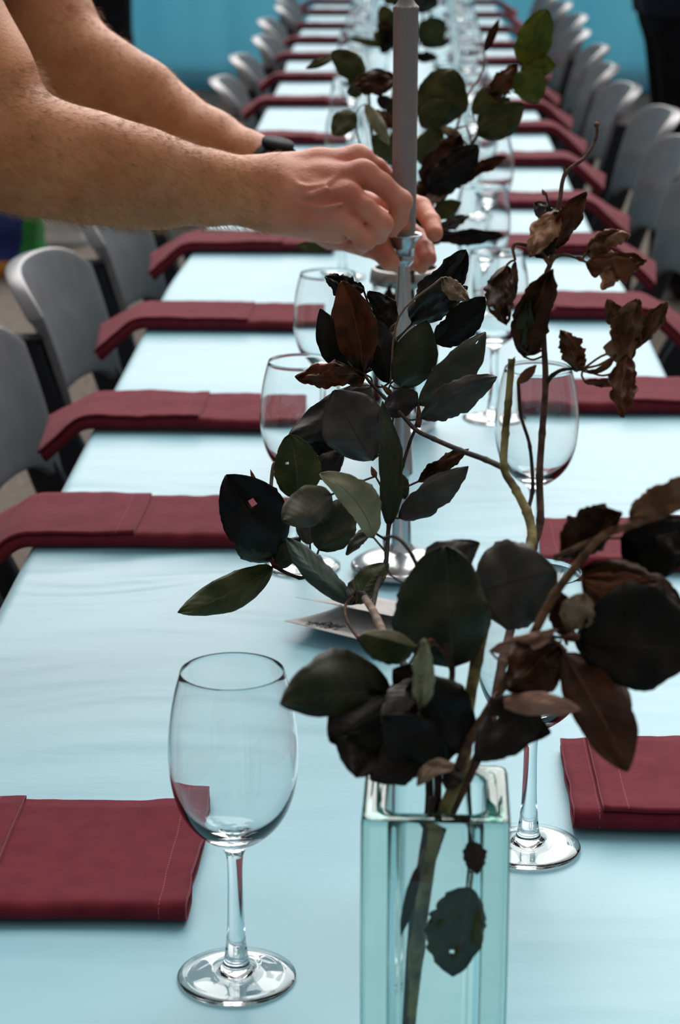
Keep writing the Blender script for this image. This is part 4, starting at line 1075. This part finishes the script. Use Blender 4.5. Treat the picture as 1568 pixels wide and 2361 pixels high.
# C: the brown branch leaning to the lower right
branch('brown branch leaning out to the lower right with broad blackish and torn brown leaves', vb,
 [([inv(-.016, .012, 0), inv(-.008, .010, .11), inv(.004, .008, .16), (1072, 1730, 1.12), (1110, 1665, 1.115), (1160, 1580, 1.11), (1220, 1480, 1.105), (1280, 1370, 1.10), (1345, 1285, 1.095), (1392, 1235, 1.09), (1470, 1205, 1.085), (1600, 1155, 1.075)], .0030, .0018, 'brown'),
  ([(1392, 1235, 1.09), (1340, 1258, 1.10), (1280, 1284, 1.11)], .0016, .0012, 'brown'),
  ([(1255, 1465, 1.10), (1300, 1470, 1.10), (1350, 1466, 1.095)], .0010, .0008, 'dark'),
  ([(1262, 1468, 1.10), (1290, 1485, 1.10), (1305, 1500, 1.095)], .0010, .0008, 'brown')],
 [((1300, 1505), (1448, 1778), 74, 56, 1.095, 1.04, 'dbrown', -6, dict(cup=.25, jag=.03)),
  ((1335, 1478), (1610, 1500), 130, 92, 1.09, 1.05, 'black', 0, dict(cup=.2, jag=.03)),
  ((1345, 1310), (1575, 1400), 50, 95, 1.11, 1.08, 'dbrown', 0, dict(crumple=.3, jag=.08)),
  ((1345, 1335), (1520, 1345), 22, 50, 1.10, 1.07, 'brown', 6, dict(crumple=.4, jag=.1)),
  ((1296, 1288), (1432, 1182), 66, 28, 1.12, 1.09, 'dbrown', 6, dict(crumple=.4, jag=.12, holes=1)),
  ((1330, 1262), (1395, 1162), 30, 40, 1.13, 1.11, 'brown', 0, dict(crumple=.5, jag=.12, holes=1)),
  ((1452, 1196), (1610, 1105), 40, 26, 1.09, 1.05, 'tbrown', 8, dict(crumple=.3, jag=.1)),
  ((1432, 1240), (1600, 1258), 58, 84, 1.12, 1.10, 'black', 0, dict(crumple=.25, jag=.06)),
  ((1440, 1215), (1590, 1200), 20, 26, 1.10, 1.08, 'black', 0, gr),
  ((1322, 1452), (1345, 1368), 36, 36, 1.09, 1.07, 'tan', 0, dict(crumple=.3, jag=.1)),
  ((1308, 1470), (1290, 1365), 30, 26, 1.12, 1.11, 'dbrown', 0, dict(crumple=.3, jag=.08)),
  ((1325, 1478), (1430, 1468), 40, 55, 1.11, 1.10, 'black', 0, gr),
  ((1290, 1482), (1172, 1592), 62, 62, 1.11, 1.08, 'dbrown', 0, dict(crumple=.35, jag=.08)),
  ((1130, 1500), (1285, 1452), 18, 24, 1.11, 1.09, 'taupe', 6, dict(crumple=.3, jag=.06)),
  ((1150, 1622), (1338, 1636), 26, 26, 1.09, 1.05, 'taupe', -6, dict(cup=.25, jag=.02)),
  ((1135, 1632), (1225, 1595), 14, 22, 1.10, 1.09, 'taupe', 0, gr),
  ((1238, 1605), (1098, 1755), 58, 60, 1.10, 1.07, 'black', 0, dict(cup=.2, jag=.06, holes=1)),
  ((1150, 1650), (1270, 1690), 30, 40, 1.12, 1.10, 'black', 0, gr)],
 FG, buds=[((1300, 1472, 1.1), (1352, 1464, 1.095), .0022), ((1395, 1232, 1.09), (1425, 1212, 1.085), .0022)], extra=60)
# D: branch with the left-hand leaves
branch('dark branch reaching left over the menu cards to a large black and an olive leaf', vb,
 [([inv(-.020, -.004, 0), inv(-.011, -.003, .11), inv(-.004, 0, .165), (985, 1740, 1.14), (955, 1620, 1.16), (930, 1530, 1.20), (885, 1465, 1.26), (858, 1405, 1.32), (838, 1370, 1.35), (790, 1360, 1.40), (718, 1330, 1.46), (690, 1332, 1.48), (650, 1316, 1.49), (630, 1304, 1.50)], .0024, .0011, 'dark'),
  ([(858, 1405, 1.32), (870, 1350, 1.36), (890, 1295, 1.40), (897, 1210, 1.43), (915, 1120, 1.46), (928, 1075, 1.47), (945, 1020, 1.48), (960, 980, 1.48), (966, 925, 1.48)], .0017, .0009, 'dark'),
  ([(828, 1475, 1.30), (800, 1430, 1.33), (797, 1395, 1.35), (815, 1375, 1.35)], .0011, .0007, 'red'),
  ([(885, 1466, 1.26), (862, 1412, 1.30), (842, 1380, 1.34)], .0028, .0022, 'light'),
  ([(890, 1245, 1.42), (860, 1225, 1.42), (858, 1215, 1.42)], .0008, .0006, 'dark'),
  ([(632, 1300, 1.508), (606, 1200, 1.516), (588, 1110, 1.512)], .0010, .0007, 'dark'), ([(897, 1180, 1.44), (882, 1130, 1.455), (866, 1098, 1.46)], .0009, .0006, 'dark'),
  ([(632, 1300, 1.50), (625, 1200, 1.51), (624, 1140, 1.51), (630, 1075, 1.51), (640, 1068, 1.51)], .0015, .0012, 'light')],
 [((632, 1288), (520, 1096), 62, 80, 1.50, 1.45, 'black', 2, dict(cup=.2, jag=.03, holes=1)),
  ((640, 1290), (560, 1190), 50, 62, 1.505, 1.48, 'dgreen', -8, gr),
  ((630, 1308), (410, 1412), 36, 40, 1.50, 1.44, 'green', -12, dict(cup=.3, jag=.03)),
  ((635, 1308), (692, 1238), 26, 24, 1.50, 1.49, 'dgreen', 0, gr),
  ((815, 1394), (660, 1240), 26, 30, 1.37, 1.40, 'teal', -8, dict(cup=.3, jag=.08, twist=.4)),
  ((808, 1392), (845, 1330), 26, 26, 1.36, 1.37, 'dgreen', 0, gr),
  ((822, 1392), (896, 1298), 30, 26, 1.36, 1.38, 'green', -8, gr),
  ((735, 1268), (800, 1150), 44, 44, 1.46, 1.47, 'dgreen', 8, gr),
  ((715, 1255), (690, 1170), 20, 30, 1.47, 1.48, 'grey', 0, gr),
  ((765, 1140), (650, 1198), 34, 50, 1.46, 1.43, 'ogrey', -10, dict(cup=.25, jag=.02)),
  ((862, 1240), (738, 1092), 26, 46, 1.40, 1.38, 'pale', 22, dict(cup=.3, jag=.05, roll=.5)),
  ((686, 1148), (668, 1002), 46, 52, 1.48, 1.47, 'green', 6, dict(cup=.25, jag=.04, holes=1)),
  ((724, 1098), (792, 1040), 26, 30, 1.50, 1.50, 'dark', 0, gr),
  ((738, 1050), (745, 970), 44, 40, 1.51, 1.51, 'black', 0, gr),
  ((896, 1214), (882, 925), 26, 26, 1.43, 1.44, 'dgreen', 12, dict(cup=.1, jag=.05, roll=.9)),
  ((920, 1195), (1080, 1075), 26, 42, 1.44, 1.42, 'grey', -4, dict(cup=.2, jag=.08)),
  ((965, 1110), (1080, 1036), 18, 16, 1.45, 1.43, 'dbrown', 0, dict(crumple=.5, jag=.14)),
  ((868, 1212), (798, 1278), 14, 12, 1.42, 1.40, 'ogrey', 6, dict(crumple=.4, jag=.1)),
  ((935, 1150), (905, 1080), 20, 20, 1.46, 1.46, 'dgreen', 0, gr)],
 FG, buds=[((645, 1312, 1.5), (620, 1288, 1.5), .0026), ((588, 1112, 1.512), (577, 1082, 1.512), .0016), ((866, 1100, 1.46), (856, 1075, 1.46), .0022), ((966, 985, 1.48), (966, 930, 1.475), .0022)], extra=90)
# E: short central branch of broad leaves over the vase mouth
branch('short central branch spreading broad dark leaves over the mouth of the square vase', vb,
 [([inv(-.018, .008, 0), inv(-.010, .006, .11), inv(0, .004, .165), (1010, 1760, 1.13), (1020, 1680, 1.135), (1036, 1600, 1.14), (1042, 1540, 1.145), (1020, 1470, 1.15), (985, 1370, 1.155), (950, 1280, 1.16), (915, 1240, 1.17), (885, 1240, 1.18)], .0024, .0009, 'dark'),
  ([(1042, 1540, 1.145), (1015, 1495, 1.14), (985, 1478, 1.13), (970, 1480, 1.12)], .0009, .0007, 'red'),
  ([(1020, 1690, 1.13), (960, 1760, 1.11), (915, 1765, 1.10)], .0010, .0007, 'dark')],
 [((1042, 1540), (1028, 1258), 118, 82, 1.16, 1.14, 'dgreen', 2, dict(cup=.2, jag=.03)),
  ((1045, 1530), (1075, 1330), 60, 46, 1.17, 1.16, 'grey', 4, gr),
  ((960, 1360), (1106, 1252), 48, 44, 1.20, 1.19, 'grey', -10, dict(cup=.2, jag=.06)),
  ((1098, 1372), (1284, 1322), 88, 100, 1.19, 1.15, 'grey', -8, dict(cup=.25, jag=.04)),
  ((1110, 1345), (1230, 1265), 30, 55, 1.20, 1.18, 'dark', -14, gr),
  ((905, 1600), (646, 1622), 50, 92, 1.13, 1.07, 'dgreen', 12, dict(cup=.25, jag=.03)),
  ((905, 1640), (820, 1792), 56, 80, 1.12, 1.08, 'black', 14, dict(cup=.2, jag=.06, holes=1)),
  ((890, 1600), (760, 1710), 60, 60, 1.12, 1.09, 'black', 0, gr),
  ((956, 1494), (828, 1466), 52, 20, 1.14, 1.12, 'green', 6, dict(cup=.3, jag=.03)),
  ((958, 1490), (845, 1462), 6, 14, 1.13, 1.11, 'pale', 6, dict(cup=.1, jag=.03)),
  ((1062, 1735), (955, 1560), 92, 70, 1.12, 1.09, 'black', 10, gr),
  ((1020, 1775), (885, 1650), 60, 60, 1.11, 1.08, 'black', 0, gr),
  ((1000, 1600), (905, 1545), 50, 40, 1.13, 1.11, 'black', 0, gr),
  ((965, 1636), (978, 1474), 24, 24, 1.10, 1.08, 'pale', 6, dict(crumple=.5, jag=.08, roll=.8)),
  ((962, 1568), (880, 1664), 28, 30, 1.10, 1.08, 'grey', 0, dict(cup=.2, jag=.1)),
  ((985, 1590), (950, 1658), 24, 24, 1.11, 1.10, 'grey', 0, gr),
  ((1046, 1762), (962, 1812), 22, 14, 1.09, 1.075, 'tan', 20, dict(crumple=.3, jag=.06, roll=.6)),
  ((1050, 1770), (1030, 1820), 24, 20, 1.10, 1.09, 'black', 0, gr),
  ((1050, 1738), (800, 1690), 58, 62, 1.115, 1.09, 'black', 6, dict(cup=.2, jag=.06, holes=1)),
  ((1015, 1700), (852, 1796), 52, 50, 1.11, 1.085, 'black', 0, dict(cup=.2, jag=.07)),
  ((1055, 1720), (1040, 1590), 40, 30, 1.12, 1.11, 'black', 0, gr),
  ((1010, 1500), (960, 1420), 40, 34, 1.17, 1.17, 'dgreen', 0, gr)],
 FG, buds=[((940, 1762, 1.1), (905, 1764, 1.1), .0022), ((985, 1478, 1.13), (1008, 1480, 1.13), .0018)], extra=120)
# F: short leafy twig standing down inside the vase
branch('drowned twig with a ragged green leaf seen through the glass of the square vase', vb,
 [([inv(-.016, -.010, 0), inv(-.014, -.012, .06), inv(-.008, -.008, .12), inv(-.002, -.004, .18)], .0028, .0018, 'dark'),
  ([inv(.016, -.010, .19), inv(.018, -.014, .15), inv(.012, -.012, .10)], .0010, .0008, 'dark')],
 [((1085, 2045), (1045, 2245), 42, 82, 1.108, 1.13, 'green', -6, dict(crumple=.15, jag=.10, holes=1)),
  ((1085, 1935), (1100, 2010), 26, 22, 1.11, 1.115, 'black', 0, dict(crumple=.4, jag=.12)),
  ((965, 1990), (925, 2150), 12, 12, 1.12, 1.13, 'dark', 0, dict(roll=.8))],
 FG, extra=150)

# ---- second bunch, in the jar behind the candlestick
jb = Vector((jc.x, jc.y, HT + .012))
def inj(dx, dy, dz): return tuple(jb + Vector((dx, dy, dz))) + ('w',)
SG = 'branches in the rimmed jar behind the candlestick'
branch('branch of bright olive-green leaves rising to the right behind the candle', jb,
 [([inj(.008, 0, 0), inj(.010, 0, .10), (945, 610, 2.50), (1000, 500, 2.48), (1045, 420, 2.45), (1090, 330, 2.42), (1140, 255, 2.40), (1185, 190, 2.38), (1205, 155, 2.37)], .0030, .0012, 'red'),
  ([(1000, 500, 2.48), (1040, 340, 2.5), (1075, 230, 2.5), (1112, 165, 2.5), (1120, 110, 2.5), (1150, 55, 2.5)], .0016, .0008, 'light'),
  ([(1045, 420, 2.45), (1085, 340, 2.46), (1075, 290, 2.46)], .0014, .001, 'light')],
 [((1205, 150), (1262, 22), 40, 34, 2.37, 2.33, 'bgreen', 4, gr), ((1206, 162), (1282, 150), 34, 28, 2.37, 2.35, 'bgreen', -6, gr),
  ((1188, 215), (1252, 165), 32, 44, 2.37, 2.33, 'bgreen', 0, gr), ((1128, 218), (1192, 152), 20, 26, 2.39, 2.37, 'brown', 0, cr),
  ((1118, 118), (1150, 45), 9, 9, 2.5, 2.48, 'dbrown', 0, dict(roll=1.0)), ((1090, 262), (1162, 192), 24, 22, 2.42, 2.39, 'olive', 0, gr),
  ((1100, 312), (1208, 238), 30, 40, 2.42, 2.38, 'green', 0, gr), ((1105, 300), (1175, 225), 26, 24, 2.44, 2.41, 'olive', 0, gr),
  ((985, 292), (1048, 160), 58, 52, 2.47, 2.43, 'olive', 6, gr), ((970, 292), (1040, 235), 34, 30, 2.46, 2.43, 'green', 0, gr),
  ((978, 385), (1012, 288), 34, 28, 2.48, 2.45, 'olive', 0, gr), ((1066, 322), (1018, 292), 12, 12, 2.44, 2.42, 'tan', 0, cr),
  ((1060, 320), (1030, 350), 16, 18, 2.44, 2.43, 'dbrown', 0, cr)],
 SG, extra=200)
branch('branch of scorched brown and black leaves low beside the candle, over the second wine glasses', jb,
 [([inj(.012, .006, 0), inj(.010, .006, .11), (955, 600, 2.47), (990, 500, 2.42), (1010, 430, 2.40), (1040, 380, 2.38)], .0026, .0012, 'dark'),
  ([(985, 520, 2.43), (1020, 545, 2.38), (1060, 548, 2.36)], .0012, .0008, 'dark')],
 [((985, 442), (1102, 335), 30, 40, 2.40, 2.37, 'black', 0, dict(crumple=.3, jag=.1)), ((978, 425), (1062, 312), 32, 34, 2.42, 2.40, 'dbrown', 0, dict(crumple=.4, jag=.1)),
  ((1032, 428), (1166, 362), 14, 18, 2.40, 2.36, 'dbrown', -6, dict(crumple=.5, jag=.12)), ((975, 470), (1032, 434), 12, 12, 2.41, 2.40, 'taupe', 0, cr),
  ((998, 498), (1064, 466), 20, 20, 2.42, 2.40, 'olive', 0, gr), ((1005, 548), (1158, 540), 12, 22, 2.38, 2.35, 'black', -4, dict(crumple=.4, jag=.1)),
  ((1008, 530), (1082, 498), 12, 12, 2.40, 2.39, 'grey', 0, cr), ((990, 470), (1000, 400), 36, 34, 2.42, 2.42, 'dbrown', 0, dict(crumple=.4, jag=.1)),
  ((985, 540), (1015, 560), 12, 14, 2.42, 2.42, 'brown', 0, cr), ((980, 560), (960, 480), 24, 24, 2.44, 2.45, 'black', 0, gr)],
 SG, extra=230)
branch('branch leaning left behind the hands with olive and dark brown leaves', jb,
 [([inj(-.010, 0, 0), inj(-.012, 0, .10), (915, 610, 2.52), (890, 480, 2.50), (868, 380, 2.50), (855, 290, 2.52), (850, 220, 2.54), (835, 170, 2.55), (770, 140, 2.56)], .0028, .0010, 'brown'),
  ([(890, 480, 2.50), (905, 380, 2.52), (902, 290, 2.55), (905, 210, 2.56)], .0014, .0009, 'brown'),
  ([(868, 390, 2.5), (830, 330, 2.5), (818, 270, 2.52)], .0012, .0008, 'dark'), ([(900, 560, 2.48), (860, 580, 2.44), (800, 578, 2.42), (748, 574, 2.40)], .0012, .0008, 'light')],
 [((838, 180), (765, 118), 26, 30, 2.55, 2.52, 'olive', 0, gr), ((845, 190), (800, 168), 24, 22, 2.56, 2.55, 'olive', 0, gr), ((912, 182), (814, 198), 30, 28, 2.53, 2.50, 'dbrown', 0, dict(crumple=.4, jag=.1)),
  ((900, 200), (850, 165), 20, 20, 2.54, 2.52, 'brown', 0, cr), ((770, 132), (705, 158), 9, 10, 2.56, 2.54, 'olive', 0, gr), ((818, 258), (768, 312), 28, 22, 2.52, 2.50, 'olive', 6, gr),
  ((842, 240), (898, 335), 16, 14, 2.50, 2.48, 'pale', 0, gr), ((910, 372), (858, 312), 20, 20, 2.5, 2.48, 'green', 0, gr), ((905, 292), (858, 258), 18, 18, 2.52, 2.5, 'brown', 0, cr),
  ((905, 250), (870, 225), 14, 16, 2.54, 2.52, 'dark', 0, gr), ((835, 200), (800, 215), 18, 14, 2.55, 2.54, 'green', 0, gr), ((750, 576), (680, 566), 10, 14, 2.40, 2.38, 'olive', 0, gr),
  ((852, 582), (796, 576), 8, 10, 2.44, 2.43, 'green', 0, gr), ((915, 300), (905, 225), 20, 26, 2.53, 2.52, 'dgreen', 0, gr), ((900, 380), (915, 300), 18, 22, 2.52, 2.52, 'green', 0, gr)],
 SG, extra=260)
branch('brown dried twig standing inside the rimmed glass jar', jb,
 [([inj(-.018, -.012, 0), inj(-.008, -.010, .06), inj(.0, -.006, .12), inj(.004, 0, .19)], .0026, .0018, 'light'), ([inj(.014, -.008, 0), inj(.006, -.010, .08), inj(-.008, -.004, .18)], .0022, .0014, 'red')],
 [((905, 740), (895, 660), 14, 16, 2.53, 2.51, 'dbrown', 0, cr), ((895, 800), (925, 730), 14, 14, 2.55, 2.53, 'brown', 0, cr)], SG, extra=280)
# ---- third bunch, far down the table
j3 = Vector((jc3.x, jc3.y, HT + .012))
def in3(dx, dy, dz): return tuple(j3 + Vector((dx, dy, dz))) + ('w',)
branch('blurred branch of dark green leaves in the farther jar, beside the candle tip', j3,
 [([in3(.004, 0, 0), in3(.004, 0, .12), (940, 230, 4.15), (950, 150, 4.15), (965, 100, 4.15), (975, 40, 4.15), (970, 0, 4.16)], .0035, .0014, 'dark'),
  ([(945, 200, 4.15), (915, 130, 4.12), (898, 80, 4.12), (885, 30, 4.12)], .002, .0012, 'dark')],
 [((905, 74), (880, 12), 20, 22, 4.12, 4.1, 'olive', 0, gr), ((908, 62), (880, 124), 20, 20, 4.1, 4.1, 'black', 0, cr), ((900, 70), (868, 55), 16, 14, 4.1, 4.08, 'dbrown', 0, cr),
  ((968, 98), (1026, 48), 32, 28, 4.15, 4.1, 'green', 0, gr), ((970, 104), (1040, 94), 13, 12, 4.15, 4.12, 'dgreen', 0, gr), ((965, 30), (985, -40), 38, 34, 4.16, 4.12, 'dgreen', 0, gr),
  ((950, 20), (905, -30), 26, 26, 4.16, 4.14, 'dgreen', 0, gr), ((955, 130), (1010, 132), 12, 12, 4.15, 4.14, 'black', 0, cr), ((880, 95), (862, 72), 10, 10, 4.1, 4.1, 'olive', 0, gr),
  ((890, 10), (912, -30), 14, 16, 4.12, 4.1, 'olive', 0, gr), ((900, 110), (798, 88), 7, 10, 4.12, 4.05, 'olive', 0, gr)],
 'branches in the farthest jar', extra=300)
